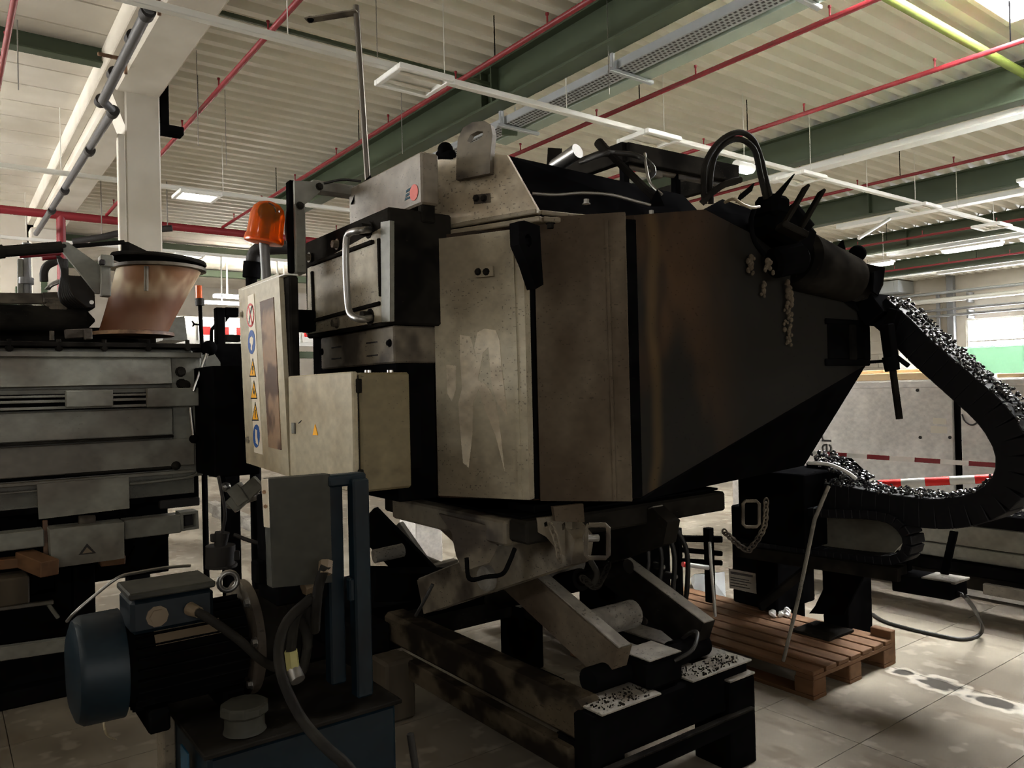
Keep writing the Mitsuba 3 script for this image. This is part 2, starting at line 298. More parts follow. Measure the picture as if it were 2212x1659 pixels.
# walls
wr = struct('wall_right', 'far pale block wall behind the green beams with pipes and a bright window')
WZ0, WZ1 = 2.38, 3.65
part(wr, 'masonry', cat(box(WX, WX + .3, 11.9, WY, 0, DECK + .3, 0), box(WX, WX + .3, YF, 11.9, 0, WZ0, 0), box(WX, WX + .3, YF, 11.9, WZ1, DECK + .3, 0)), 'm_wall')
blk = mikit.ply(box(-.03, .0, -.74, .74, -.245, .245, .012), 'm_wall')
for r_ in range(4):
    for k in range(5): part(wr, 'block', blk, None, tw=TF().translate([WX + .0, 12.75 + 1.5 * k + (.75 if r_ % 2 else 0), 1.35 + .5 * r_]))
for r_ in range(2):
    for k in range(4): part(wr, 'block', blk, None, tw=TF().translate([WX + .0, 13.4 + 1.5 * k + (.75 if r_ % 2 else 0), 4.05 + .5 * r_]))
part(wr, 'steel_post', box(WX - .22, WX, 12.2, 12.42, 0, DECK), 'm_pipegrey', 'grey steel wall post')
part(wr, 'steel_post', box(WX - .34, WX - .23, 12.62, 12.72, 3.0, 4.6), 'm_pipegrey')
wn = struct('window_2', 'glaring window in the far right wall')
for k in range(10):
    y1 = 11.86 - 1.75 * k
    for a, b in ((WZ0 + .05, 2.86), (2.9, WZ1 - .05)):
        part(wn, 'pane', box(WX + .1, WX + .12, y1 - 1.7, y1, a, b, 0), 'm_glow', emit=WINDOW_LIGHT)
    part(wn, 'mullion', cat(box(WX + .06, WX + .14, y1 - 1.76, y1 - 1.69, WZ0, WZ1)), 'm_white')
part(wn, 'frame', cat(box(WX + .04, WX + .14, YF, 11.9, WZ0, WZ0 + .06), box(WX + .04, WX + .14, YF, 11.9, WZ1 - .06, WZ1), box(WX + .04, WX + .14, YF, 11.9, 2.85, 2.9), box(WX + .02, WX + .14, 11.84, 11.92, WZ0, WZ1)), 'm_white')
shell('wall_back', box(XL, WX + .3, WY, WY + .3, 0, DECK + .3, 0), 'm_wall', 'far cream wall of the back hall')
wl = struct('wall_left', 'cream side wall of the left bay')
part(wl, 'masonry', cat(box(XL - .3, XL, YF - .3, WY + .3, 0, 2.4, 0), box(XL - .3, XL, YF - .3, WY + .3, 4.2, DECK + .3, 0), box(XL - .3, XL, YF - .3, 7.0, 2.4, 4.2, 0), box(XL - .3, XL, 17.0, WY + .3, 2.4, 4.2, 0)), 'm_wall')
wn2 = struct('window_3', 'added window band in the side wall of the left bay, out of view')
for k in range(5): part(wn2, 'pane', box(XL - .12, XL - .1, 7.03 + 2 * k, 8.97 + 2 * k, 2.45, 4.15, 0), 'm_glow', emit=SIDE_FILL_LIGHT); part(wn2, 'mullion', box(XL - .14, XL - .06, 6.97 + 2 * k, 7.03 + 2 * k, 2.4, 4.2, 0), 'm_white')  # unseen panes added to light the left ceiling and left-facing sides
wf = struct('wall_front', 'wall on the near side of the hall')
part(wf, 'masonry', cat(box(XL, WX + .3, YF - .3, YF, 0, 2.2, 0), box(XL, WX + .3, YF - .3, YF, 4.3, DECK + .3, 0), box(4, WX + .3, YF - .3, YF, 2.2, 4.3, 0)), 'm_wall')
wn3 = struct('window_4', 'added fill window band in the near wall, out of view')
for k in range(5): part(wn3, 'pane', box(XL + .05 + 2.2 * k, XL + 2.17 + 2.2 * k, YF - .12, YF - .1, 2.25, 4.25, 0), 'm_glow', emit=FRONT_FILL_LIGHT); part(wn3, 'mullion', box(XL + 2.17 + 2.2 * k, XL + 2.25 + 2.2 * k, YF - .14, YF - .06, 2.2, 4.3, 0), 'm_white')  # unseen panes added as fill for faces turned to the near wall
# concrete beam and column between the bays
solo('concrete_beam', cat(box(1.5, 1.95, YF, 17.2, 4.8, DECK + .02, .03), box(1.4, 1.5, YF, 17.2, 4.95, DECK + .02, .01)), 'm_concrete', 'long cream painted concrete beam between plank ceiling and sheet deck', 'beam')
col = thing('concrete_column', 'square cream concrete column carrying the concrete beam behind the funnel', 'column')
part(col, 'shaft', box(1.60, 1.94, 8.78, 9.2, 0, 4.85, .015), 'm_concrete')
part(col, 'edge_strip', box(1.525, 1.598, 8.78, 8.86, 0, 4.35, .008), 'm_concrete')
part(col, 'corbel', hull([(1.45, 8.8, 4.86), (1.45, 9.2, 4.86), (1.6, 8.8, 4.86), (1.6, 9.2, 4.86), (1.6, 8.8, 4.45), (1.6, 9.2, 4.45)]), 'm_concrete')
part(col, 'hanger_bracket', cat(box(1.98, 2.06, 8.9, 9.0, 4.55, 5.2), box(1.94, 2.2, 8.86, 9.02, 4.47, 4.56)), 'm_black', 'dark steel bracket')
solo('cross_beam', cat(box(XL, 1.5, 8.76, 8.92, 5.04, 5.06), box(XL, 1.5, 8.83, 8.85, 5.06, 5.22)), 'm_green', 'dark green steel beam crossing the plank ceiling to the column', 'beam')
# green steel beams along y
def green_beam(x, y0, y1, label, tz=4.75, ports=()):
    k = thing('steel_beam', label, 'beam', 'green steel roof beams')
    part(k, 'web', box(x - .008, x + .008, y0, y1, tz + .03, DECK - .02, 0), 'm_green')
    part(k, 'bottom_flange', box(x - .11, x + .11, y0, y1, tz, tz + .03, .004), 'm_green')
    part(k, 'top_flange', box(x - .11, x + .11, y0, y1, DECK - .03, DECK - .002, .004), 'm_green')
    for p in ports: part(k, 'splice_plate', box(x - .1, x - .008, p - .01, p + .01, tz + .03, DECK - .03, 0), 'm_green')
    return k
green_beam(5.05, YF, 14.8, 'dark green steel beam directly above the tank machine, with perforated tray', ports=(6.9, 7.1))
green_beam(10.0, YF, 14.8, 'green steel beam second from the tank machine with white channel under it', ports=(8.4,))
green_beam(14.3, YF, 14.8, 'green steel beam third from the tank machine behind the hose loops', ports=(7.6,))
green_beam(18.6, YF, 14.8, 'green steel beam fourth from the tank machine above lit tube lamps', ports=(9.0,))
green_beam(23.2, YF, 14.8, 'yellowish green lit steel beam nearest the far right wall')
# cable tray and long channel beside the first beam
TR0, TR1, CH0, CH1 = 5.20, 5.43, 5.48, 5.66
ct = thing('cable_tray', 'perforated galvanised cable tray hung beside the dark green beam', 'cable tray')
part(ct, 'tray', cat(box(TR0, TR1, YF, 8.6, 4.62, 4.632, 0), box(TR0, TR0 + .012, YF, 8.6, 4.632, 4.70, 0), box(TR1 - .012, TR1, YF, 8.6, 4.632, 4.70, 0)), 'm_galv')
pf = [box(TR0 + .02 + .05 * a, TR0 + .043 + .05 * a, .5 + .05 * b + .025 * (a % 2), .528 + .05 * b + .025 * (a % 2), 4.617, 4.6205, 0) for a in range(4) for b in range(160)]
part(ct, 'perforation', cat(pf), 'm_print', kind='stuff')
for y in (1.6, 3.4, 5.2, 7.0): part(ct, 'support_arm', cat(box(5.1, CH1 + .04, y - .02, y + .03, 4.575, 4.612), box(5.13, 5.17, y - .02, y + .02, 4.6, 4.78)), 'm_galv')
solo('steel_channel', cat(box(CH0, CH1, YF, 7.6, 4.615, 4.63, 0), box(CH0, CH0 + .012, YF, 7.6, 4.63, 4.72, 0), box(CH1 - .012, CH1, YF, 7.6, 4.63, 4.72, 0)), 'm_channel', 'long grey green sheet channel running beside the perforated cable tray', 'channel')
ex = thing('exit_sign', 'small dark green sign hanging under the cable tray behind the lifting lug', 'sign')
e0, e1 = PD(1084, 276, 8.9), PD(1118, 290, 8.9)
part(ex, 'panel', bar(PD(1084, 284, 8.9), PD(1118, 285, 8.9), .03, .085, up=(0, 0, 1)), 'm_green')
part(ex, 'hanger', cat(cyl(PD(1088, 277, 8.9), PD(1088, 277, 8.9) + [0, 0, .25], .006, n=6), cyl(PD(1114, 277, 8.9), PD(1114, 277, 8.9) + [0, 0, .25], .006, n=6)), 'm_galv')
# white channels under the other beams
for x, y0, y1, lb in ((10.22, -6, 7.0, 'white sheet channel under the second green beam, right of the hose loops'), (14.55, -6, 8.4, 'white sheet channel under the third green beam'), (18.85, -6, 9.6, 'white sheet channel under the fourth green beam with lit ends'), (23.45, -6, 10.5, 'thin white channel under the yellowish green beam')):
    solo('sheet_channel', cat(box(x - .11, x + .11, y0, y1, 4.66, 4.675, .002), box(x - .11, x - .095, y0, y1, 4.675, 4.74, .002), box(x + .095, x + .11, y0, y1, 4.675, 4.74, .002)), 'm_white', lb, 'channel')
solo('tie_rod', cyl((5.05, 3.41, 5.0), (10.0, 3.41, 5.0), .045), 'm_greenlight', 'lime green round tie rod below the roof light, ending at the second beam', 'rod', smooth=40)
solo('tie_rod', cat(box(1.95, 5.05, 6.93, 6.97, 4.98, 5.02)), 'm_green', 'thin dark green tie bar beyond the first light rail', 'rod')
solo('brace_rod', cyl(PX(1855, 515, 13.3), PX(1922, 472, 14.3), .03), 'm_white', 'white diagonal brace bar beside the third green beam', 'rod', smooth=40)
# red sprinkler pipes along y
def red_pipe(x, y0, y1, label, z=4.8):
    k = thing('sprinkler_pipe', label, 'pipe', 'red sprinkler pipes')
    part(k, 'pipe', cyl((x, y0, z), (x, y1, z), .026, n=12), 'm_red', smooth=40)
    for i, y in enumerate(np.arange(2.2, min(y1, 14.5), 1.5)):
        part(k, 'sprinkler_head', cat(cyl((x, y, z + .03), (x, y, z + .11), .009, n=6), cyl((x, y, z + .1), (x, y, z + .12), .016, n=8)), 'm_red')
    for y in np.arange(3.0, min(y1, 14.5), 3.0): part(k, 'hanger_rod', cyl((x, y, z + .03), (x, y, DECK + .02), .006, n=6), 'm_black')
for x, l in ((.53, 'red sprinkler pipe at the top left corner under the plank ceiling'), (2.39, 'red sprinkler pipe just right of the concrete beam'), (4.36, 'red sprinkler pipe left of the dark green first beam'),
             (6.35, 'red sprinkler pipe right of the perforated cable tray'), (8.31, 'red sprinkler pipe left of the second green beam, lit bright at right'), (10.55, 'red sprinkler pipe just beyond the second green beam'),
             (12.2, 'dark red sprinkler pipe before the third green beam'), (17.6, 'red sprinkler pipe before the fourth green beam'), (22.3, 'red sprinkler pipe lit bright red before the yellowish green beam')):
    red_pipe(x, YF, 14.9, l)
solo('main_pipe', cat(cyl((-6, 14.93, 4.72), (20, 14.93, 4.72), .07), cyl((1.7, 14.93, 2.9), (1.7, 14.93, 4.72), .07), cyl((-6, 14.93, 2.9), (1.7, 14.93, 2.9), .06)), 'm_red', 'thick red main pipe across the back of the hall behind the beacon', 'pipe', smooth=40)
# light rails along x, lamps beneath
def lamp(x, y, z, label, lit=None, open_=False):
    k = thing('rail_lamp', label, 'lamp', 'flat white rail lamps')
    b = .27
    part(k, 'housing', cat(box(x - b, x + b, y - .24, y - .19, z - .05, z), box(x - b, x + b, y + .19, y + .24, z - .05, z), box(x - b, x - b + .05, y - .19, y + .19, z - .05, z), box(x + b - .05, x + b, y - .19, y + .19, z - .05, z), *([] if open_ else [box(x - b + .04, x + b - .04, y - .2, y + .2, z - .015, z - .005, 0)])), 'm_white')
    for s in (-1, 1): part(k, 'tube', cyl((x - b + .05, y + s * .1, z - .032), (x + b - .05, y + s * .1, z - .032), .014, n=10), 'm_paper', smooth=40, emit=lit)
    part(k, 'hanger', cat(cyl((x - .2, y, z), (x - .2, y, z + .05), .008, n=6), cyl((x + .2, y, z), (x + .2, y, z + .05), .008, n=6)), 'm_white')
def rail(y, z, x0, x1, label, rods):
    k = thing('light_rail', label, 'light rail', 'white light rails')
    part(k, 'rail', box(x0, x1, y - .035, y + .035, z, z + .055, .006), 'm_rail')
    for x in rods: part(k, 'hanger_rod', cyl((x, y, z + .05), (x, y, DECK + .01), .005, n=6), 'm_rail')
RZ = 4.37
rail(5.87, RZ, XL, 27, 'long white light rail passing above the tank machine, with flat lamps', np.arange(-5, 26, 1.45))
rail(.87, RZ, XL, 4, 'white light rail over the near side of the hall, out of view', np.arange(-6, 4, 1.95))
for x, lb in ((-3.2, 'added open fill lamp on the near rail out of view'), (-6.0, 'added open fill lamp at the far end of the near rail out of view')): lamp(x, .87, RZ - .02, lb, lit=FILL_TUBE, open_=True)  # unseen lamps added as fill from the near left
rail(10.88, RZ, XL, 16, 'white light rail passing behind the column and the orange beacon', np.arange(-4.6, 16, 1.95))
rail(15.65, RZ, XL, 16, 'bright white light rail farthest back above the left machine', np.arange(-4.6, 16, 1.95))
for x, l in ((3.385, 'flat two-tube rail lamp nearest the lifting lug, above the pole'), (6.35, 'flat rail lamp above the steel channel frame on the tank'), (9.24, 'flat rail lamp just right of the hose loops'), (12.5, 'flat rail lamp at the crossing with the third green beam'), (15.2, 'flat rail lamp farthest right on the long rail')):
    lamp(x, 5.87, RZ - .02, l)
lamp(2.85, 10.88, RZ - .02, 'flat lamp on the rail behind the column, left of the beacon', lit=(2.0, 2.0, 1.9))
lamp(.35, 15.65, RZ - .02, 'lit flat lamp on the farthest rail at the left edge', lit=TUBE_LIGHT)
lamp(3.9, 15.65, RZ - .02, 'lit flat lamp on the farthest rail behind the funnel', lit=(6, 6, 5.7))
for (x, y), lb in zip(LAMPS_BEHIND, ('lit open lamp on the second rail just outside the left edge', 'lit open lamp on the second rail farther outside the left edge', 'lit open lamp on the long rail outside the left edge', 'lit open lamp on the farthest rail outside the left edge')):
    lamp(x, y, RZ - .02, lb, lit=WARM_TUBE, open_=True)
sp = thing('spot_lamp', 'small glaring spot lamp on the long rail inside the hose loops', 'lamp')
part(sp, 'head', cyl((7.88, 5.87, RZ - .08), (8.2, 5.87, RZ - .08), .06), 'm_white', smooth=40)
part(sp, 'lens', box(7.9, 8.16, 5.82, 5.92, RZ - .15, RZ - .138, .002), 'm_glow', emit=(60, 58, 46))
def tube_lamp(x, y0, y1, z, label, e):
    k = thing('tube_lamp', label, 'lamp', 'lit tube lamps on the fourth beam')
    part(k, 'tube', box(x - .1, x + .1, y0, y1, z - .06, z, .02), 'm_glow', emit=e); part(k, 'housing', box(x - .12, x + .12, y0 - .03, y1 + .03, z, z + .05), 'm_white')
    for y in (y0 + .2, y1 - .2): part(k, 'hanger', cyl((x, y, z + .04), (x, y, DECK + .02), .006, n=6), 'm_white')
tube_lamp(18.2, 9.2, 10.9, 4.42, 'lit white tube lamp right of the tank outlet', TUBE_LIGHT)
tube_lamp(18.6, 5.2, 6.6, 4.55, 'lit white tube lamp below the fourth beam, right edge', TUBE_LIGHT)
tube_lamp(18.6, 7.0, 8.2, 4.55, 'lit white tube lamp below the fourth beam, left of the gap', TUBE_LIGHT)
tube_lamp(13.0, 2.6, 4.6, 4.5, 'tube lamp with louvre at the right edge under the third beam', (10, 10, 11))

# ================================================================== THE TANK MACHINE
ZB, ZT = 1.15, 2.27
tk = thing('tank_machine', 'large soiled steel hopper tank with riveted lid, chamfered panels and sloping black underside', 'machine')
K3, E1, E1i = PD(943, 900, 3.24)[:2], PD(1139, 900, 3.05)[:2], PD(1163, 900, 3.10)[:2]
E2, E2i = PD(1361, 900, 3.03)[:2], PD(1387, 900, 3.075)[:2]
YS = float(E2i[1]); XK = float(E2i[0])
YM = 3.2
def mir(p): return (p[0], 2 * YM - p[1])
plan = [tuple(K3), tuple(E1), tuple(E1i), tuple(E2), (XK, YS), (3.985, YS), (3.985, 2 * YM - YS), mir((XK, YS)), mir(E1), mir(K3)]
ins = .012
body_plan = [(K3[0] + .02, K3[1] + .02), (E1i[0] + .0, E1i[1] + .03), (E1i[0] + .02, E1i[1] + .02), (XK, YS + .02), (3.985, YS)] + plan[6:]
prof = [(1.5, ZB), (XK - .01, ZB - .004), (3.987, 1.694), (3.987, 1.93), (3.262, 2.236), (2.69, 2.365), (XK, 2.29), (1.5, 2.25)]
ex1 = manifold3d.Manifold.extrude(manifold3d.CrossSection([np.array(body_plan)], manifold3d.FillRule.NonZero), 3.0)
ex2 = man(prism_y(prof, 0, 8))
part(tk, 'body', tm(ex1 ^ ex2), 'm_side', 'rust stained side wall of the tank, darkened to stand for shade')
def panel(a, b, t, z0, z1):
    a, b = np.array(a), np.array(b); d = (b - a) / np.linalg.norm(b - a); nrm = np.array([d[1], -d[0]])
    if np.dot(nrm, -(a + b) / 2) < 0: nrm = -nrm
    q = [a, b, b - nrm * t, a - nrm * t]
    if np.cross(q[1] - q[0], q[2] - q[0]) < 0: q = q[::-1]
    return prism_z([tuple(v) for v in q], z0, z1), nrm
m1, n1b = panel(K3, E1, .05, ZB + .01, ZT - .03); part(tk, 'cladding_panel', m1, 'm_tank', 'paler grey brown front cladding panel with worn paint marks')
m2, n2b = panel(E1i, E2, .05, ZB - .002, ZT + .02); part(tk, 'cladding_panel', m2, 'm_panel', 'brown scraped cladding panel, tone darkened for its shaded facing')  # second panel toned darker than the first to stand for its shade
N1 = np.array([n1b[0], n1b[1], 0]); N2 = np.array([n2b[0], n2b[1], 0]); P1 = np.array([E1[0], E1[1], 1.5]); P2 = np.array([E2[0], E2[1], 1.5])
def seam(x0, y0, x1, y1, P, N): return plate([(x0, y0), (x0 + 7, y0), (x1 + 7, y1), (x1, y1)], P, N, .012, off=.006)
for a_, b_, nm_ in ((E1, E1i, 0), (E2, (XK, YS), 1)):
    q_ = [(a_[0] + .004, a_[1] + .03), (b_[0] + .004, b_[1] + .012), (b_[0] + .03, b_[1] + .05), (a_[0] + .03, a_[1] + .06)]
    part(tk, 'groove_strip', prism_z(q_ if np.cross(np.subtract(q_[1], q_[0]), np.subtract(q_[2], q_[1])) > 0 else q_[::-1], ZB + .005, ZT), 'm_black', 'black strip standing for shade in the groove between the panels')  # black strips stand for the shade in the panel gaps
part(tk, 'seam', seam(1101, 512, 1120, 1076, P1, N1), 'm_tank'); part(tk, 'seam', seam(1306, 475, 1325, 1082, P2, N2), 'm_panel')
# worn pale paint marks on the front panel
mk1 = [(993, 723), (1016, 727), (1030, 780), (1024, 752), (1031, 718), (1046, 710), (1070, 713), (1079, 735), (1083, 790), (1092, 860), (1096, 900), (1074, 870), (1062, 832), (1055, 750), (1043, 762), (1036, 800), (1032, 822), (1044, 826), (1058, 842), (1070, 870), (1076, 898), (1084, 960), (1090, 1018), (1070, 940), (1046, 880), (1034, 840), (1022, 870), (1020, 940), (1012, 1010), (1000, 1000), (993, 920), (990, 870), (998, 838), (994, 780)]
part(tk, 'paint_mark', plate(mk1, P1, N1, .002, off=.0015), 'm_paint', 'worn pale paint marks on the front panel')
part(tk, 'paint_mark', plate([(964, 788), (985, 790), (984, 842), (976, 868), (966, 850)], P1, N1, .002, off=.0015), 'm_paint')
# lower hopper: the black underside runs inward from the sloping edge
A, T_ = np.array([XK - .01, YS + .004, ZB - .004]), np.array([3.98, YS + .004, 1.692]); C_ = PY(1737, 1006, 2.5)
low = [A, T_, C_, (XK - .1, 2.75, 1.136), (1.8, 2.75, 1.14)]
part(tk, 'hopper_bottom', hull(low + [(p[0], 2 * YM - p[1], p[2]) for p in low]), 'm_black', 'black sloping hopper underside')
# outlet frame at the tip
of = part(tk, 'outlet_frame', cat(face_y(1786, 690, 1881, 702, YS - .008, .25), face_y(1786, 775, 1881, 790, YS - .008, .25), face_y(1866, 700, 1881, 778, YS - .008, .25)), 'm_black', 'black outlet frame at the tip')
part(tk, 'outlet_rib', face_y(1838, 700, 1852, 778, YS - .012, .04), 'm_dark')
part(tk, 'outlet_plate', face_y(1790, 700, 1868, 776, YS - .003, .03), 'm_black')
# lid
LA, LB = np.array([1.69, 3.05]), np.array([1.96, 2.39]); dl = (LB - LA) / np.linalg.norm(LB - LA); NL = np.array([dl[1], -dl[0], 0.0]); NL = NL if NL @ [-1, -1, 0] > 0 else -NL
PLd = np.array([LA[0], LA[1], 2.3])
LC, LD = PN(1095, 335, PLd, NL), PN(937, 346, PLd, NL)
lid = [(LA[0], LA[1], 2.28), (LB[0], LB[1], 2.28), (3.02, 2.33, 2.3), (3.02, 4.1, 2.3), (1.69, 3.5, 2.28), LC - NL * .01, LD - NL * .01, (3.02, LC[1] + .03, 2.56), (3.02, 3.8, 2.56), (1.75, 3.45, 2.59)]
part(tk, 'lid', hull(lid), 'm_black', 'black sloping hood of the lid')
lf = part(tk, 'lid_front', plate([(926, 498), (1162, 454), (1095, 335), (1062, 333), (936, 346), (930, 420)], PLd, NL, .02, off=.012), 'm_lid', 'spattered beige front plate of the lid')
part(tk, 'lid_flange', cat(bar((LA[0] - .01, LA[1] + .03, 2.275), (LB[0], LB[1] - .01, 2.275), .09, .022), bar((LB[0] - .01, LB[1] + .015, 2.275), (2.36, 2.30, 2.275), .09, .022),
                           bar((LA[0] + .02, LA[1] + .04, 2.31), (LB[0] - .01, LB[1] + .01, 2.31), .06, .02), bar((LB[0], LB[1] + .03, 2.31), (3.0, 2.345, 2.33), .05, .02)), 'm_tank', 'double flange rim under the lid')
for f_ in (.2, .62, 1.06): part(tk, 'flange_bolt', bolt((LA[0] + (LB[0] - LA[0]) * f_ - .025, LA[1] + (LB[1] - LA[1]) * f_ - .012, 2.255), (0, 0, -1), .014, .022), 'm_dark')
for x_ in (2.12, 2.5): part(tk, 'flange_bolt', bolt((x_, 2.31, 2.345), (0, 0, 1), .012, .02), 'm_steel')
lug = plate([(985, 389), (986, 340), (989, 300), (1000, 276), (1020, 264), (1046, 261), (1060, 270), (1064, 290), (1059, 340), (1058, 374)], PLd, NL, .03, holes=[[(1009, 305), (1016, 291), (1032, 283), (1043, 284), (1044, 293), (1032, 303), (1014, 310)]], off=.06)
part(tk, 'lifting_lug', lug, 'm_arm', 'thick lifting lug with slotted eye on top')
lug2n = np.array([.12, -.99, 0.0])
part(tk, 'lifting_lug', plate([(1120, 478), (1132, 476), (1166, 488), (1170, 560), (1174, 615), (1158, 624), (1140, 570), (1122, 528)], PD(1145, 540, 2.94), lug2n, .05, holes=[[(1134, 510), (1141, 504), (1148, 513), (1149, 527), (1143, 535), (1136, 527)]]), 'm_black', 'black side lug with round eye')
part(tk, 'lug_edge', plate([(1116, 495), (1121, 478), (1124, 530), (1117, 528)], PD(1120, 505, 2.93), (-.9, -.43, 0), .03), 'm_tank')
def clip(x0, y0, x1, y1, P, N, mat):
    cc = [PN(x, (y0 + y1) / 2 + 1, P, N) for x in (x0 + .27 * (x1 - x0), x0 + .73 * (x1 - x0))]
    k = part(tk, 'clip_plate', plate([(x0, y0 + 4), (x1, y0), (x1 + 1, y1 - 4), (x0 + 1, y1)], P, N, .016, off=.014), mat)
    for q in cc: part(k, 'bolt', bolt(q + N * .012, N, .011, .014), 'm_dark')
clip(1023, 417, 1059, 441, PLd, NL, 'm_arm'); clip(1026, 574, 1064, 600, P1, N1, 'm_tank')
part(tk, 'valve_knob', cat(ball(PD(962, 324, 3.34), .034), cyl(PD(948, 336, 3.36), PD(978, 334, 3.3), .02), cyl(PD(962, 345, 3.36), PD(962, 324, 3.34), .022)), 'm_black', 'black round valve knob beside the lug', smooth=40)
# box with the faded logo
lp = part(tk, 'logo_box', cat(face_x(753, 366, 911, 472, 1.60, .085, .008)), 'm_alu', 'bare plate box with a faded logo')
part(lp, 'edge_post', box(1.61, 1.675, 2.752, 2.79, 2.30, 2.525), 'm_dark')  # dark strip drawn over the right side face of the box
NX = np.array([-1.0, 0, 0])
def onx(poly, x, mat, h, nm, t=.003, off=.0025, lab=None): return part(h, nm, plate(poly, (x, 0, 0), NX, t, off=off), mat, lab)
for q in ([(877, 411), (888, 404), (888, 410), (877, 416)], [(876, 420), (888, 413), (888, 418), (876, 425)], [(875, 428), (891, 421), (891, 425), (874, 433)]): onx(q, 1.60, 'm_logo', lp, 'logo_bar')
part(lp, 'logo_disc', disc(PX(895, 416, 1.6) + [-.001, 0, 0], (-1, 0, 0), .034, .002), 'm_logored')
# hatch with handle
hb = part(tk, 'hatch_box', face_x(660, 484, 842, 716, 1.46, .3, .008), 'm_dark')
hd = part(tk, 'hatch_door', cat(plate([(664, 580), (842, 482), (842, 692), (664, 722)], (1.45, 0, 0), NX, .02), ), 'm_tank', 'square hatch door with raised border')
for a, b, w in (((672, 572), (806, 522), .02), ((818, 515), (822, 640), .012), ((674, 586), (678, 690), .012), ((680, 692), (820, 655), .012)):
    part(hd, 'border', bar(PX(*a, 1.445), PX(*b, 1.445), .016, w, up=(1, 0, 0)), 'm_dark')
part(hd, 'edge_channel', plate([(822, 480), (842, 476), (842, 694), (824, 696)], (1.43, 0, 0), NX, .02), 'm_left', 'grey channel at the hatch edge')
part(hd, 'handle', tube([PX(800, 496, 1.45), PX(778, 498, 1.36), PX(752, 506, 1.35), PX(747, 540, 1.34), PX(748, 600, 1.34), PX(752, 660, 1.34), PX(760, 682, 1.34), PX(782, 690, 1.36), PX(802, 686, 1.45)], .0145, 10, 4), 'm_steel', 'bent steel pull handle', smooth=60)
for q in ((797, 497), (800, 685)): part(hd, 'boss', bolt(PX(*q, 1.45), NX, .026, .04), 'm_dark')
for q in ((668, 556), (728, 528), (665, 712), (728, 698)): part(hd, 'bolt', bolt(PX(*q, 1.448), NX, .018, .024), 'm_arm')
lb2 = part(tk, 'heater_box', cat(face_x(693, 716, 851, 791, 1.486, .2, .006)), 'm_arm', 'narrow metal box with slots below the hatch')
for q in ((716, 750, 736, 747), (716, 774, 736, 772), (791, 740, 814, 737), (792, 768, 815, 765)): onx([(q[0], q[1]), (q[2], q[3]), (q[2], q[3] + 3), (q[0], q[1] + 3)], 1.486, 'm_print', lb2, 'slot')
for q in ((696, 760), (842, 741)): part(lb2, 'bolt', bolt(PX(*q, 1.486), NX, .012, .012), 'm_black')
part(tk, 'side_box', box(1.50, 1.68, 2.795, 3.1, ZB + .0, 1.85), 'm_black')
part(tk, 'rear_box', box(1.52, 1.68, 3.1, 3.72, 1.20, 2.3, .01), 'm_black'); part(tk, 'cabinet_mount', box(1.225, 1.55, 3.2, 3.3, 1.5, 1.6), 'm_black'); part(tk, 'cabinet_mount', box(1.225, 1.55, 3.5, 3.6, 1.9, 2.0), 'm_black')
part(tk, 'stub_tube', cyl(PD(1195, 362, 3.62), PD(1248, 326, 3.5), .035), 'm_steel', 'bright tube stub on the hood', smooth=40)
part(tk, 'stub_bracket', bar(PD(1182, 340, 3.6), PD(1213, 342, 3.6), .01, .09), 'm_dark')
# channel frame over the hood
cf = part(tk, 'channel_frame', cat(bar(PY(1351, 330, 2.8), PY(1590, 378, 2.8), .05, .10), bar(PY(1352, 328, 2.8), PY(1352, 328, 2.8) + [0, .75, 0], .05, .10), bar(PY(1590, 378, 2.8), PY(1590, 378, 2.8) + [0, .7, 0], .05, .10)), 'm_dark', 'spattered channel frame on top')
for q in ((1420, 368), (1470, 374), (1520, 382)): part(cf, 'foot', cat(bar(PY(q[0], q[1], 2.85), PY(q[0], q[1] + 16, 2.85), .06, .03)), 'm_arm')
part(cf, 'pipe', cyl(PY(1345, 356, 2.86), PY(1560, 398, 2.86), .02), 'm_arm', smooth=40)
for x_, y_ in ((2.9, 2.86), (2.9, 3.5), (3.3, 2.86), (3.3, 3.5)): part(tk, 'frame_riser', bar((x_, y_, 2.2), (x_, y_, 2.80), .04, .04), 'm_black')
# hoses and lever arm on the hood
part(tk, 'prop_bar', cat(bar(PD(1297, 312, 3.35), PD(1425, 438, 3.05), .034, .022), cyl(PD(1293, 308, 3.36), PD(1312, 330, 3.32), .022)), 'm_dark', 'diagonal prop bar across the hood')
part(tk, 'prop_foot', hull([PD(1400, 445, 3.02), PD(1436, 446, 3.0), PD(1420, 408, 3.05), PD(1426, 430, 3.12), PD(1398, 446, 3.1), PD(1434, 446, 3.1)]), 'm_black')
part(tk, 'hood_hose', tube([PD(1255, 350, 3.6), PD(1300, 334, 3.3), PD(1330, 331, 3.3), PD(1370, 335, 3.3), PD(1400, 350, 3.25), PD(1412, 370, 3.2), PD(1400, 385, 3.2)], .012), 'm_rubber', smooth=60)
part(tk, 'hood_hose', tube([PD(1393, 332, 3.3), PD(1396, 360, 3.2), PD(1402, 390, 3.1), PD(1412, 405, 3.08), PD(1430, 420, 3.05)], .006), 'm_steel', smooth=60)
part(tk, 'hood_cable', tube([PD(1150, 418, 2.98), PD(1200, 421, 2.98), PD(1260, 417, 2.98), PD(1320, 421, 2.98), PD(1370, 434, 3.0), PD(1405, 443, 3.02)], .006), 'm_steel', 'pale cable lying across the black hood', smooth=60)
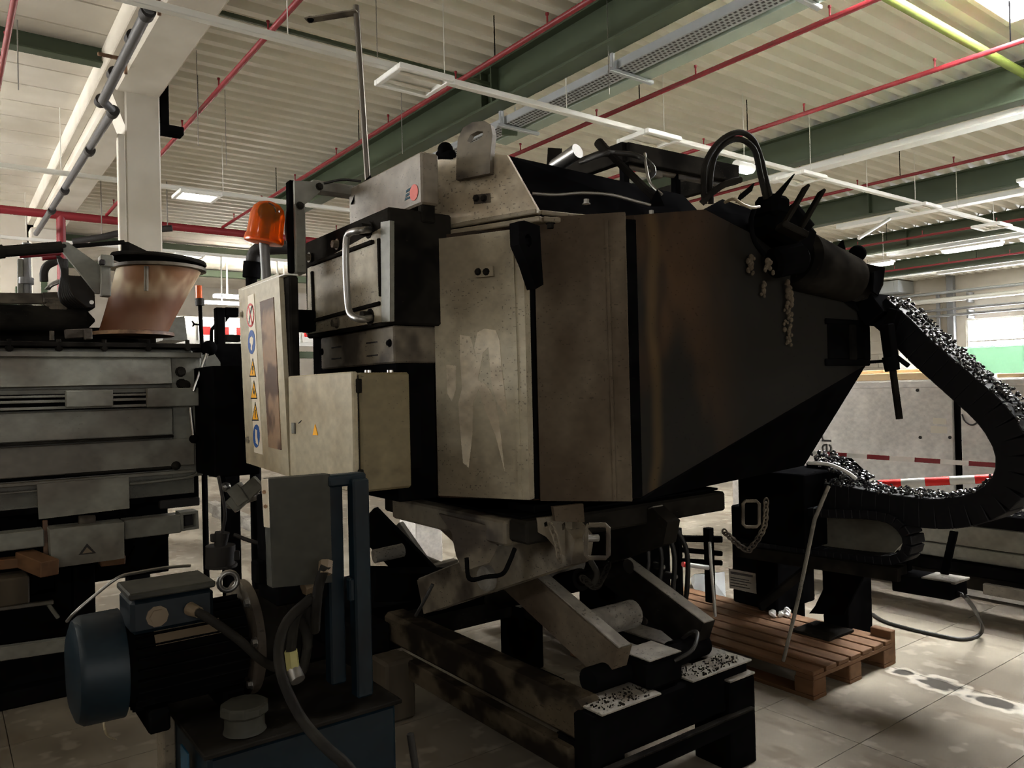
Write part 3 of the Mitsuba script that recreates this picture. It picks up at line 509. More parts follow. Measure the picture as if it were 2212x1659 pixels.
# head with valve block, brackets, discharge spout
hx = part(tk, 'shoulder', hull([PD(1520, 452, 3.42), PD(1640, 520, 3.6), PD(1760, 600, 3.82), PD(1880, 690, 4.1), PD(1560, 430, 3.7), PD(1700, 480, 3.95), PD(1790, 545, 4.15), PD(1860, 620, 4.3)]), 'm_black')
part(tk, 'drum', cyl(PD(1712, 560, 3.72), PD(1838, 606, 4.0), .15, .12, n=36, b=.03), 'm_dark', 'round outlet drum', smooth=40)
part(tk, 'spout', hull([PD(1760, 545, 3.85), PD(1912, 578, 4.0), PD(1908, 615, 4.02), PD(1896, 640, 4.05), PD(1800, 640, 3.9), PD(1850, 652, 3.97), PD(1905, 580, 4.3), PD(1890, 640, 4.3), PD(1760, 560, 4.2)]), 'm_dark', 'stubby discharge spout pointing right')
part(tk, 'spout_end', plate([(1888, 588), (1912, 580), (1898, 638), (1886, 630)], PD(1900, 610, 3.97), (.1, -.99, 0), .01), 'm_black')
part(tk, 'valve_block', cat(bar(PD(1640, 470, 3.55), PD(1735, 535, 3.7), .17, .16, b=.03), cbox(PD(1668, 448, 3.55), (.13, .12, .1), .02), cyl(PD(1665, 570, 3.5), PD(1735, 555, 3.55), .07, b=.02), cyl(PD(1700, 450, 3.6), PD(1740, 500, 3.6), .05)), 'm_black', 'black valve block on the head')
part(tk, 'fork_bracket', cat(bar(PD(1690, 492, 3.4), PD(1742, 402, 3.4), .07, .014, up=RT), bar(PD(1722, 506, 3.4), PD(1776, 412, 3.4), .07, .014, up=RT), bar(PD(1684, 486, 3.41), PD(1738, 512, 3.41), .10, .03)), 'm_dark', 'two prong bracket on the head')
part(tk, 'spike', hull([PD(1664, 428, 3.4), PD(1684, 430, 3.4), PD(1718, 375, 3.4), PD(1676, 428, 3.43), PD(1713, 377, 3.42)]), 'm_black')
part(tk, 'wing_bracket', plate([(1600, 420), (1630, 395), (1625, 412), (1606, 428), (1592, 438)], PD(1610, 415, 3.4), (-.2, -.97, 0), .01), 'm_black')
part(tk, 'hose_loop', tube([PD(1522, 440, 3.3), PD(1520, 400, 3.3), PD(1525, 350, 3.3), PD(1555, 305, 3.35), PD(1595, 286, 3.4), PD(1625, 300, 3.45), PD(1643, 340, 3.5), PD(1655, 390, 3.5), PD(1666, 430, 3.5)], .013, 8, 6), 'm_hose', 'black rubber hose looping over the head', smooth=60)
part(tk, 'hose_loop', tube([PD(1536, 440, 3.32), PD(1534, 390, 3.32), PD(1545, 335, 3.35), PD(1575, 305, 3.38), PD(1605, 303, 3.42), PD(1630, 325, 3.45), PD(1642, 375, 3.48), PD(1655, 430, 3.5)], .013, 8, 6), 'm_hose', smooth=60)
part(tk, 'hose_loop', tube([PD(1515, 440, 3.3), PD(1540, 415, 3.28), PD(1570, 396, 3.28), PD(1600, 388, 3.3)], .014), 'm_hose', smooth=60)
part(tk, 'hose_loop', tube([PD(1566, 437, 3.35), PD(1585, 430, 3.3), PD(1605, 442, 3.3), PD(1625, 448, 3.35), PD(1640, 446, 3.4)], .007), 'm_cream', 'thin pale hose', smooth=60)
part(tk, 'hose_loop', tube([PD(1630, 450, 3.4), PD(1622, 480, 3.35), PD(1630, 520, 3.35), PD(1650, 550, 3.4)], .011), 'm_black', smooth=60)
part(tk, 'knob', cat(cyl(PD(1845, 560, 4.1), PD(1858, 540, 4.1), .02), ball(PD(1852, 548, 4.1), .045)), 'm_black', smooth=40)
part(tk, 'fin', plate([(1800, 545), (1822, 518), (1832, 562), (1812, 570)], PD(1815, 545, 4.05), (-.3, -.95, 0), .012), 'm_black')
random.seed(4)
def drip(x, y0, y1, w, d, n):
    rng = np.random.default_rng(int(x)); ms = []
    for k in range(n):
        t = k / max(1, n - 1); q = PD(x + rng.normal(0, w * .35), y0 + (y1 - y0) * t, d(t)); ms.append(ball(q, .006 + .008 * rng.random() * (1 - .5 * t), (1, 1, 1.3), 1))
    return cat(ms)
part(tk, 'drip_crust', drip(1704, 610, 745, 16, lambda t: PY(1704, 610 + 135 * t, YS)[1] * 0 + 3.65 + .02 * t, 46), 'm_panel', 'lumpy drip crust below the head')
part(tk, 'drip_crust', drip(1622, 556, 592, 12, lambda t: 3.5, 14), 'm_panel'); part(tk, 'drip_crust', drip(1662, 562, 590, 12, lambda t: 3.4, 12), 'm_panel')
part(tk, 'drip_crust', drip(1650, 610, 640, 10, lambda t: 3.55, 8), 'm_panel')

# pole with the flat arm, standing at the lid's left edge
po = thing('flag_pole', 'tall thin bare steel pole with a flat arm at its top, rising from the lid', 'pole')
part(po, 'tube', cyl(PD(796, 410, 3.7), PD(769, 12, 3.64), .0145, n=12), 'm_polesteel', smooth=40)
ar = part(po, 'arm', bar(PD(773, 26, 3.63), PD(662, 44, 3.7), .008, .045, up=RT), 'm_arm'); part(ar, 'bolt', bolt(PD(671, 42, 3.685), -FW, .012, .012), 'm_black')
part(po, 'foot', cat(plate([(758, 440), (772, 405), (800, 378), (803, 395), (785, 420), (780, 462), (775, 425)], PD(780, 420, 3.66), -FW * [1, 1, 0], .02)), 'm_black', 'black forked foot')

# bracket frame carrying the beacon cable
bf = thing('bracket_frame', 'grey angled steel bracket frame between the beacon and the lid', 'bracket')
part(bf, 'post', face_y(638, 392, 661, 590, 3.4, .08), 'm_left'); part(bf, 'post_side', face_y(627, 389, 640, 588, 3.42, .05), 'm_black')
part(bf, 'cross_bar', face_y(676, 394, 772, 418, 3.4, .07), 'm_left')
gk = part(bf, 'gusset', plate([(636, 390), (690, 393), (692, 414), (680, 424), (668, 436), (660, 440), (637, 440)], (0, 3.385, 0), (0, -1, 0), .015), 'm_left')
for q in ((690, 403), (648, 444)): part(gk, 'bolt', bolt(PY(*q, 3.384), (0, -1, 0), .013, .012), 'm_dark')
part(bf, 'cable', tube([PD(629, 440, 3.65), PD(620, 460, 3.6), PD(618, 500, 3.58), PD(624, 530, 3.58), PD(630, 565, 3.6)], .008), 'm_rubber', 'black cable beside the post', smooth=60)
part(bf, 'cable', tube([PD(700, 396, 3.6), PD(740, 388, 3.62), PD(780, 392, 3.64)], .006), 'm_rubber', smooth=60)

# beacon on its pole
bp = PD(575, 600, 3.5)
be = thing('amber_beacon', 'orange domed warning beacon on a grey pole above the cream cabinet', 'beacon')
bz, bt = PD(570, 521, 3.5), PD(577, 436, 3.5); ax = (bt - bz) + RT * .012; ax /= np.linalg.norm(ax)
part(be, 'dome', lathe([(.088, 0), (.086, .02), (.080, .03), (.076, .12), (.066, .152), (.046, .172), (.02, .181), (.001, .183)], bz, ax, 28, False), 'm_amber', 'translucent orange dome', smooth=50)
part(be, 'reflector', cat(lathe([(.002, 0), (.03, .008), (.044, .03)], bz + ax * .115 - FW * .02, -FW * .3 - RT * .2 + RT * .5 + ax * .1, 18), cyl(bz + ax * .01, bz + ax * .12, .02), cyl(bz + ax * .125 - FW * .05 + RT * .01, bz + ax * .125 + FW * .01 + RT * .015, .042)), 'm_print', 'dark reflector inside', smooth=40)
part(be, 'base_ring', lathe([(.06, -.012), (.084, -.008), (.086, .004), (.03, .004)], bz, ax, 24), 'm_orange', smooth=40)
part(be, 'pole', cyl(PD(576, 610, 3.52), bz, .022), 'm_pipegrey', 'grey round pole', smooth=40)

# cream electrical cabinets on the tank's left end
CX = 1.164
ca = thing('electrical_cabinet', 'tall cream electrical cabinet with a strip of safety signs and dirty window', 'cabinet')
part(ca, 'body', box(CX + .02, CX + .06, 3.13, 3.70, 1.30, 2.10, .008), 'm_dark')
dr_ = part(ca, 'door', cat(plate([(515, 625), (602, 590), (625, 1030), (532, 1000)], (CX, 0, 0), NX, .02)), 'm_cream', 'cream door')
def cabx(poly, mat, nm, off=.003, t=.004, lab=None): return part(ca + '__door', nm, plate(poly, (CX, 0, 0), NX, t, off=off), mat, lab)
cabx([(535, 640), (548, 634), (567, 982), (549, 977)], 'm_signwhite', 'sign_strip')
cabx([(561, 652), (590, 642), (607, 972), (580, 966)], 'm_rustwin', 'window', lab='dirty brown window strip')
def sgn(cx_, cy_, hw, hh, kind):
    f = lambda pts, mat, nm, o: cabx([(cx_ + a * hw, cy_ + b * hh) for a, b in pts], mat, nm, off=o, t=.002)
    circ = [(math.cos(a), math.sin(a)) for a in np.arange(24) * math.pi / 12]
    if kind == 'no':
        f(circ, 'm_signred', 'sign_ring', .0050); f([(a * .78, b * .82) for a, b in circ], 'm_signwhite', 'sign_face', .0062)
        f([(-.55, -.62), (-.4, -.72), (.55, .62), (.4, .72)], 'm_signred', 'sign_bar', .0078); f([(-.5, .6), (.2, -.7), (.5, -.8), (.45, -.5), (.1, -.1), (-.35, .7)], 'm_print', 'sign_symbol', .0072)
    elif kind == 'blue':
        f(circ, 'm_signblue', 'sign_face', .0050); f([(-.5, -.3), (.0, -.5), (.5, -.3), (.45, .1), (.2, .3), (.15, .7), (-.2, .65), (-.15, .2), (-.45, .05)], 'm_signwhite', 'sign_symbol', .0062)
    elif kind == 'boot':
        f(circ, 'm_signblue', 'sign_face', .0050); f([(-.35, -.6), (.15, -.5), (.25, .1), (.55, .55), (.5, .8), (-.1, .6), (-.3, .2)], 'm_signwhite', 'sign_symbol', .0062)
    else:
        f([(-1, 1), (0, -1), (1, 1)], 'm_print', 'sign_border', .0050); f([(-.82, .86), (0, -.72), (.82, .86)], 'm_yellow', 'sign_face', .0062)
        f({'a': [(-.15, -.2), (.2, -.2), (.05, .15), (.25, .15), (-.1, .7), (0, .25), (-.2, .25)], 'b': [(-.3, .6), (-.1, .0), (.0, -.2), (.15, .0), (.3, .6), (.1, .4), (-.1, .4)], 'c': [(-.1, -.2), (.1, -.2), (.05, .7), (-.05, .7)]}[kind], 'm_print', 'sign_symbol', .0074)
sgn(540.5, 681, 8, 26, 'no'); sgn(543, 739, 7.5, 26, 'blue'); sgn(545.5, 794, 7, 20, 'a'); sgn(548, 842, 7, 20, 'b'); sgn(551, 889, 7, 20, 'c'); sgn(553.5, 942, 7, 25, 'boot')
for q in ((523, 679), (537, 950)): part(ca + '__door', 'lock', cat(bolt(PX(*q, CX), NX, .012, .014)), 'm_chrome')
part(ca, 'top_seal', box(CX + .0, CX + .06, 3.13, 3.70, 2.1, 2.106, .002), 'm_white')
part(ca, 'conduit', tube([PD(612, 595, 3.38), PD(612, 660, 3.36), PD(616, 760, 3.34), PD(620, 800, 3.33)], .009), 'm_rubber', smooth=60)
cb = thing('electrical_cabinet', 'small cream switch cabinet with plain door and yellow warning triangle', 'cabinet')
part(cb, 'body', box(CX + .03, 1.395, 2.5, 3.125, 1.247, 1.672, .008), 'm_creamshade', 'cream side of the cabinet, darkened to stand for shade')
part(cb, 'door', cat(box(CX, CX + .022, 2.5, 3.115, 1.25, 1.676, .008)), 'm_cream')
part(cb, 'door_seal', box(CX + .022, CX + .03, 2.515, 3.11, 1.26, 1.66, 0), 'm_print')
part(cb + '__door', 'warning_triangle', plate([(675, 940), (680, 916), (686, 940)], (CX, 0, 0), NX, .002, off=.0025), 'm_yellow'); part(cb + '__door', 'latch', box(CX - .008, CX, 3.04, 3.07, 1.44, 1.485, .003), 'm_left')
part(cb + '__door', 'scratch', plate([(644, 914), (650, 908), (651, 909), (645, 915)], (CX, 0, 0), NX, .002, off=.002), 'm_print')
[part(cb, 'hinge', box(CX + .014, CX + .034, 2.49, 2.506, z_, z_ + .05, .003), 'm_dark') for z_ in (1.28, 1.6)]
for p_ in ((1.25, 2.55), (1.34, 2.55)): part(cb, 'gland', cyl((*p_, 1.672), (*p_, 1.682), .012), 'm_chrome')
part(cb, 'bracket', box(1.395, 1.5, 2.6, 3.0, 1.3, 1.6), 'm_black')

# ================================================================== SCISSOR LIFT UNDER THE TANK
sl = thing('scissor_lift', 'blackened scissor lift table with dusty top edges carrying the tank machine', 'lift table')
BX0, BX1, BY0, BY1 = 1.85, 2.75, 2.03, 3.66
part(sl, 'base_beam', box(BX0, BX0 + .13, BY0 + .1, BY1, .30, .45, .02), 'm_basebeam'); part(sl, 'base_beam', box(BX1 - .12, BX1, BY0 + .1, BY1, .30, .42, .012), 'm_dark')
part(sl, 'base_beam', box(BX0, BX1, BY0 + .02, BY0 + .13, .24, .42, .012), 'm_black'); part(sl, 'base_beam', box(BX0 + .13, BX1 - .12, BY1 - .12, BY1, .30, .43, .012), 'm_dark')
part(sl, 'top_plate', box(BX0 + .03, BX0 + .34, BY0, BY0 + .2, .424, .432, .002), 'm_dust', 'dust covered plate'); part(sl, 'top_plate', box(BX0 + .52, BX1, BY0, BY0 + .13, .424, .432, .002), 'm_dust')
part(sl, 'top_plate', box(BX1 - .13, BX1, BY0 + .13, 2.75, .424, .432, .002), 'm_dust'); part(sl, 'top_plate', box(BX1 - .25, BX1 - .19, BY0 + .13, 2.7, .40, .412, .002), 'm_dust')
part(sl, 'cross_plate', box(BX0 + .34, BX0 + .56, BY0 + .1, BY0 + .5, .38, .395, .002), 'm_panel'); part(sl, 'cross_plate', box(BX0 + .13, BX0 + .3, 2.55, 2.75, .33, .345, .002), 'm_dark')
part(sl, 'skirt', box(BX0 + .02, BX1 - .04, BY0 - .02, BY0 + .02, .17, .235, .006), 'm_black'); part(sl, 'skirt', box(BX0 - .03, BX0 + .03, BY0 + .12, 3.5, .19, .285, .006), 'm_basebeam', 'pale ledge along the left base beam')
part(sl, 'skirt_lip', box(BX0 + .02, BX1 - .03, BY0 - .03, BY0 + .0, .236, .246, .002), 'm_dark')
for x_, y_ in ((BX1 - .16, BY0 - .01), (BX0 + .0, BY0 + .02), (BX1 - .15, BY1 - .2)):
    k = part(sl, 'leg', box(x_, x_ + .165, y_, y_ + .2, 0, .37 if x_ > 2 else .3, .008), 'm_black'); part(k, 'foot_plate', box(x_ + .0, x_ + .165, y_ + .0, y_ + .2, .372 if x_ > 2 else .3, .38 if x_ > 2 else .305, .001), 'm_dust' if x_ > 2 else 'm_black')
def arm(x, ya, za, yb, zb, w, h, mat, lab=None):
    a, b = np.array([x, ya, za]), np.array([x, yb, zb]); k = part(sl, 'scissor_arm', bar(a, b, w, h, up=(1, 0, 0), b=.01) if False else prism([(-h / 2, 0), (h / 2, 0), (h / 2, 1), (0, 1 + .05), (-h / 2, 1)], a - [w / 2, 0, 0], np.cross((b - a) / np.linalg.norm(b - a), [1, 0, 0]), b - a, (1, 0, 0), w), mat, lab)
    d = (b - a) / np.linalg.norm(b - a); nn = np.cross(d, [1, 0, 0]); nn = nn if nn[2] > 0 else -nn
    part(k, 'top_edge', bar(a + nn * (h / 2 + .004), b + nn * (h / 2 + .004), w * .8, .006, up=nn, b=.001), 'm_dust'); return k
arm(1.99, 3.42, .56, 2.28, 1.0, .10, .17, 'm_arm', 'beige grimed scissor arm')
arm(2.10, 2.16, .52, 3.42, .98, .08, .17, 'm_panel', 'brown scissor arm'); arm(2.60, 2.16, .52, 3.42, 1.0, .08, .16, 'm_dark'); arm(2.50, 3.42, .54, 2.28, 1.0, .08, .16, 'm_dark')
part(sl, 'pivot_tube', cyl((1.9, 2.8, .77), (2.68, 2.8, .77), .055, n=20, b=.01), 'm_dust', 'dust covered cross tube', smooth=40)
part(sl, 'pivot_tube', cyl((2.16, 2.42, .60), (2.46, 2.42, .60), .06, n=20, b=.02), 'm_dust', smooth=40)
part(sl, 'cylinder', cat(cyl((2.3, 3.3, .5), (2.3, 2.6, .74), .05), cyl((2.3, 2.6, .74), (2.3, 2.3, .85), .03)), 'm_dark', smooth=40)
for a_, b_, r_ in (((1.97, 2.2, .48), (2.16, 2.2, .48), .05), ((2.44, 2.2, .48), (2.64, 2.2, .48), .05), ((1.97, 3.42, .5), (2.64, 3.42, .5), .045)): part(sl, 'roller', cyl(a_, b_, r_), 'm_black', smooth=40)
part(sl, 'top_beam', box(1.80, 3.0, 2.34, 2.46, 1.0, 1.09, .01), 'm_dark'); part(sl, 'top_beam', box(1.80, 3.0, 3.4, 3.52, 1.0, 1.09, .01), 'm_dark')
part(sl, 'top_beam', box(1.78, 1.9, 2.46, 3.4, .98, 1.08, .01), 'm_arm'); part(sl, 'top_beam', box(2.9, 3.05, 2.46, 3.4, .98, 1.08, .01), 'm_black')
part(sl, 'top_deck', box(1.82, 3.02, 2.4, 3.46, 1.09, 1.10, .002), 'm_black')
part(sl, 'lock_plate', plate([(1160, 1120), (1235, 1112), (1238, 1190), (1225, 1205), (1205, 1190), (1180, 1160), (1162, 1150)], PD(1200, 1150, 2.98), (-.5, -.86, 0), .02, holes=[[(1175, 1130), (1181, 1126), (1184, 1136), (1177, 1139)], [(1214, 1132), (1220, 1128), (1222, 1142), (1215, 1145)]]), 'm_arm', 'perforated lock plate')
part(sl, 'lock_plate', plate([(1195, 1095), (1260, 1088), (1263, 1128), (1200, 1126)], PD(1230, 1105, 2.97), (-.2, -.97, 0), .02), 'm_panel')
part(sl, 'gusset_plate', plate([(948, 1110), (1050, 1135), (1075, 1180), (1058, 1215), (1000, 1235), (985, 1200), (975, 1150)], PD(1010, 1170, 3.15), (-.75, -.66, 0), .02), 'm_arm')
def ring(x0, y0, x1, y1, d, r_): return tube([PD(x0 + 6, y0, d), PD(x1 - 6, y0, d), PD(x1, y0 + 6, d), PD(x1, y1 - 6, d), PD(x1 - 6, y1, d), PD(x0 + 6, y1, d), PD(x0, y1 - 6, d), PD(x0, y0 + 6, d), PD(x0 + 6, y0, d)], r_, 8, 1, False)
part(sl, 'tie_ring', ring(1266, 1134, 1314, 1205, 2.85, .009), 'm_arm', 'square steel tie ring'); part(sl, 'tie_ring', ring(1605, 1082, 1640, 1138, 3.6, .008), 'm_arm')
part(sl, 'tie_pin', cyl(PD(1262, 1163, 2.88), PD(1292, 1162, 2.9), .014), 'm_steel', smooth=40)
part(sl, 'handle_rod', tube([PD(1008, 1205, 2.95), PD(1014, 1250, 2.92), PD(1050, 1246, 2.9), PD(1085, 1240, 2.9), PD(1100, 1215, 2.92), PD(1112, 1185, 2.95)], .009), 'm_black', smooth=60)
def chain(pts, name='chain', r=.008, n=14):
    p = spline([np.asarray(q) for q in pts], 10); s = np.r_[0, np.cumsum(np.linalg.norm(np.diff(p, axis=0), axis=1))]; ms = []
    for i, t in enumerate(np.linspace(0, s[-1], n)):
        q = np.array([np.interp(t, s, p[:, k]) for k in range(3)]); q2 = np.array([np.interp(min(t + .01, s[-1]), s, p[:, k]) for k in range(3)]); d = q2 - q if t + .005 < s[-1] else q - np.array([np.interp(t - .01, s, p[:, k]) for k in range(3)])
        m = trimesh.creation.torus(r * 1.6, r * .45, 12, 6); v = np.asarray(m.vertices) * [1.5, 1, 1]; R = _frame(d, (0, 1, 0) if i % 2 else (1, 0, 0)); m.vertices = v @ np.stack([R[:, 2], R[:, 0], R[:, 1]], 1).T + q; ms.append(m)
    return cat(ms)
part(sl, 'chain', chain([PD(1192, 1140, 2.93), PD(1203, 1170, 2.92), PD(1208, 1205, 2.92)], n=9), 'm_arm', 'short hanging link chain', kind='stuff')
part(sl, 'chain', chain([PD(1655, 1085, 3.6), PD(1650, 1140, 3.6), PD(1620, 1185, 3.6), PD(1600, 1180, 3.6), PD(1566, 1150, 3.55)], n=24), 'm_arm', kind='stuff')
part(sl, 'chain', chain([PD(1312, 1225, 2.95), PD(1300, 1250, 2.95), PD(1284, 1266, 2.95), PD(1262, 1252, 2.95)], n=16), 'm_dark', kind='stuff')
part(sl, 'hose', tube([PD(935, 1262, 3.3), PD(915, 1300, 3.3), PD(898, 1330, 3.32)], .008), 'm_rubber', smooth=60)
part(sl, 'hose', tube([PD(1275, 1210, 2.95), PD(1290, 1240, 2.95), PD(1282, 1262, 2.95)], .012), 'm_hose', smooth=60)
for q in ((1.9, 2.1, 2.42, 2.6), (2.6, 2.8, 2.9, 3.4), (1.85, 2.0, 3.2, 3.45)): part(sl, 'pad', box(*q, 1.1, 1.132), 'm_black')
mo = part(sl, 'motor_unit', cat(box(2.16, 2.36, 2.06, 2.22, .425, .55, .02), cyl((2.2, 2.14, .5), (2.44, 2.14, .5), .045)), 'm_black', 'small black motor unit on the base')
part(mo, 'cover', box(2.15, 2.33, 2.05, 2.21, .551, .556, .001), 'm_dust'); part(mo, 'cable', tube([(2.3, 2.06, .52), (2.36, 2.02, .56), (2.44, 2.06, .6), (2.5, 2.16, .56), (2.52, 2.26, .47)], .008), 'm_rubber', smooth=60)
wb = thing('wooden_post', 'short weathered timber post propping the left rear corner of the lift base', 'timber')
part(wb, 'timber', box(1.70, 1.86, 3.34, 3.52, 0, .295, .014), 'm_woodgrey')
solo('support_block', box(1.66, 1.84, 3.56, 3.8, 0, .42, .01), 'm_black', 'dark block behind the timber post under the lift', 'block')
# aggregate crumbs lying on the lift base
def crumbs(pts, r0, r1, seed):
    rng = np.random.default_rng(seed); base = trimesh.creation.icosphere(0, 1.0); V, Fc = [], []
    for i, p in enumerate(pts):
        v = np.asarray(base.vertices) * rng.uniform(.5, 1.2, 3); q = rng.normal(size=4); q /= np.linalg.norm(q); R = trimesh.transformations.quaternion_matrix(q)[:3, :3]
        V.append(v @ R.T * rng.uniform(r0, r1) + p); Fc.append(np.asarray(base.faces) + 12 * i)
    return trimesh.Trimesh(np.vstack(V), np.vstack(Fc), process=False)
rng = np.random.default_rng(3)
pts = np.c_[rng.uniform(BX0 + .05, BX1 - .02, 420), BY0 + rng.uniform(.01, .12, 420), np.full(420, .434)]; pts = pts[(pts[:, 0] < BX0 + .33) | (pts[:, 0] > BX0 + .53)]
solo('aggregate_crumbs', crumbs(pts, .0015, .0055, 5), 'm_dark', 'dark crumbs scattered on the dusty front plate of the lift base', 'debris', kind='stuff')

# ================================================================== ENERGY CHAINS, RAIL AND STAND ON THE RIGHT
XC = 3.95
pth = spline([PX(*q, XC) for q in ((1893, 668), (1935, 705), (1990, 760), (2070, 830), (2140, 895), (2178, 955), (2188, 1005), (2170, 1058), (2114, 1096), (2030, 1110), (1930, 1100), (1850, 1085), (1775, 1072))], 12)
def along(p, step):
    s = np.r_[0, np.cumsum(np.linalg.norm(np.diff(p, axis=0), axis=1))]; t = np.arange(step / 2, s[-1], step); return np.stack([np.interp(t, s, p[:, k]) for k in range(3)], 1)
def energy_chain(p, name, label, wx, h, step, mat):
    k = thing(name, label, 'energy chain'); q = along(p, step); d = np.gradient(q, axis=0)
    for a, b in zip(q, d):
        R = _frame(b, (1, 0, 0)); part(k, 'link', cbox(a + [wx / 2, 0, 0], (h, wx, step * 1.04), .004, R if abs(R[0, 1]) > .9 else np.stack([R[:, 1], R[:, 0], R[:, 2]], 1)), mat)
    return k, q, d
ec, eq, ed = energy_chain(pth, 'energy_chain', 'big black cable drag chain curving in a wide U at the right edge', .22, .15, .075, 'm_chain')
part(ec, 'end_bracket', cat(bar(PX(1880, 650, 3.99), PX(1910, 690, 3.99), .2, .12), bar(PX(1935, 668, 3.93), PX(1922, 712, 3.93), .05, .06, up=(1, 0, 0))), 'm_black')
pth2 = spline([PX(*q, 3.92) for q in ((1640, 1098), (1760, 1108), (1880, 1113), (1930, 1128), (1958, 1165), (1945, 1203), (1890, 1212), (1780, 1200), (1640, 1180))], 10)
ec2, _, _ = energy_chain(pth2, 'energy_chain', 'smaller flat black drag chain loop below the big one', .14, .05, .045, 'm_chain')
rng = np.random.default_rng(8); P = []
for a, b in zip(eq, ed):
    b = b / np.linalg.norm(b); up = np.cross([1, 0, 0], b); 
    if up[2] < 0: up = -up
    up2 = up
    if up2[2] > .35:
        for _ in range(40): P.append(a + [rng.uniform(-.005, .225), 0, 0] + b * rng.uniform(-.04, .04) + up2 * (.075 + rng.uniform(-.004, .018)))
solo('asphalt_crumbs', crumbs(P, .006, .014, 9), 'm_tar', 'glinting wet black crumbs lying along the big drag chain', 'debris', kind='stuff')
P = [PX(1750 + 90 * a_, 1000 + 40 * a_ + 0 * b_, 3.97) + [.25 * b_, 0, .06 * (1 - a_) * c_] for a_, b_, c_ in rng.uniform(0, 1, (260, 3))]
solo('asphalt_crumbs', crumbs(P, .008, .017, 10), 'm_tar', 'heap of glinting black crumbs beside the hopper underside', 'debris', kind='stuff')
solo('tar_mound', hull([PX(1742, 1040, 4.25), PX(1880, 1045, 4.25), PX(1800, 985, 4.25), PX(1840, 990, 4.25), PX(1872, 1020, 4.25), PX(1742, 1000, 4.25), PX(1800, 985, 4.4), PX(1880, 1045, 4.45), PX(1742, 1040, 4.45)]), 'm_black', 'grey black mound behind the crumbs', 'debris')
solo('pressure_hose', tube([PX(1745, 1000, 3.9), PX(1790, 1003, 3.93), PX(1830, 1020, 3.96), PX(1850, 1035, 3.98)], .01), 'm_white', 'short pale hose lying on the crumb heap', 'hose', smooth=60)
rb = thing('travel_rail', 'dark rusty travel rail beam running out of the right edge behind the drag chains', 'rail beam')
for a, b, t, bo, mt in ((.0, .0, .718, .63, 'm_black'), (.02, .0, .625, .484, 'm_left'), (.05, .0, .471, .38, 'm_left'), (.0, .0, .374, .30, 'm_black'), (.03, 0, .296, .20, 'm_dark')):
    part(rb, 'flange' if mt == 'm_black' else 'web', box(5.45 + a, 5.72, .6, 3.6, bo, t, .006), mt)
for y_ in (.9, 3.1): part(rb, 'leg', box(5.52, 5.66, y_, y_ + .12, 0, .20), 'm_black')
part(rb, 'cover_plate', box(5.41, 5.45, 1.5, 2.2, .20, .27, .004), 'm_dust')
P = np.c_[rng.uniform(5.45, 5.72, 900), rng.uniform(.8, 2.9, 900), np.full(900, .723)]
solo('asphalt_crumbs', crumbs(P, .006, .013, 11), 'm_tar', 'row of wet crumbs on top of the travel rail', 'debris', kind='stuff')
st = thing('carriage_stand', 'black steel carriage stand with thick square leg standing on the pallet', 'stand')
part(st, 'leg', face_y(1832, 1215, 1884, 1408, 2.46, .16, .004), 'm_black'); part(st, 'foot_plate', box(3.98, 4.24, 2.42, 2.66, .145, .16, .002), 'm_dark')
part(st, 'carrier', cat(bar(PX(1600, 1188, 3.93), PX(1950, 1240, 3.93), .1, .07)), 'm_dark', 'carrier bar under the small chain'); part(st, 'back_plate', plate([(1640, 1115), (1900, 1122), (1945, 1140), (1952, 1170), (1930, 1195), (1640, 1175)], (4.12, 0, 0), NX, .015), 'm_left', 'smeared grey plate inside the small chain loop')
part(st, 'slanted_plate', plate([(1806, 1215), (1880, 1215), (1822, 1328), (1748, 1325), (1760, 1310)], (4.15, 0, 0), NX, .02), 'm_black')
bx_ = part(st, 'counterweight', box(4.2, 4.62, 2.9, 3.24, .16, .80, .01), 'm_black', 'black box with a paper label')
part(bx_, 'label_plate', plate([(1574, 1228), (1632, 1239), (1634, 1283), (1576, 1270)], (4.2, 0, 0), NX, .002, off=.0025), 'm_paperdim')
part(bx_ , 'print', cat(*[plate([(1578, y_), (1578 + w_, y_ + .18 * w_), (1578 + w_, y_ + .18 * w_ + h_), (1578, y_ + h_)], (4.2, 0, 0), NX, .001, off=.0040) for y_, w_, h_ in ((1234, 48, 5), (1246, 40, 2), (1251, 44, 2), (1257, 36, 2), (1263, 42, 2))]), 'm_print')
part(st, 'pedestal', box(4.33, 4.58, 2.95, 3.2, .0, .16), 'm_black'); part(st, 'diagonal', bar(PD(1640, 1312, 4.45), PD(1752, 1222, 4.6), .03, .05), 'm_dark')
part(st, 'saddle', box(3.9, 4.35, 2.5, 2.95, .66, 1.08), 'm_black')
cbx = thing('junction_box', 'black junction box with crumb covered lid below the travel rail', 'box')
part(cbx, 'body', bar(PX(1945, 1252, 4.0), PX(2072, 1272, 4.0), .18, .085), 'm_black'); part(cbx, 'hanger', cat(bar(PX(1965, 1240, 4.05), PX(1965, 1240, 4.05) + [0, 0, .1], .04, .01), bar(PX(2040, 1240, 4.05), PX(2040, 1240, 4.05) + [.12, 0, .2], .04, .01)), 'm_black')
part(cbx, 'lid', bar(PX(2006, 1243, 4.0) + [0, 0, 0], PX(2080, 1255, 4.0), .16, .012), 'm_dust')
solo('floor_cable', tube([PX(2062, 1278, 4.0), PX(2088, 1292, 4.0), PZ(2110, 1325, .25), PZ(2122, 1355, .08), PZ(2112, 1374, .012), PZ(2080, 1381, .012), PZ(2030, 1373, .012), PZ(1960, 1357, .012), PZ(1910, 1342, .012), PZ(1885, 1327, .012)], .011), 'm_rubber', 'black cable looping down from the junction box onto the floor', 'cable', smooth=60)
sprayer = thing('spray_lance', 'black valve lance hanging down beside the drag chain head', 'lance')
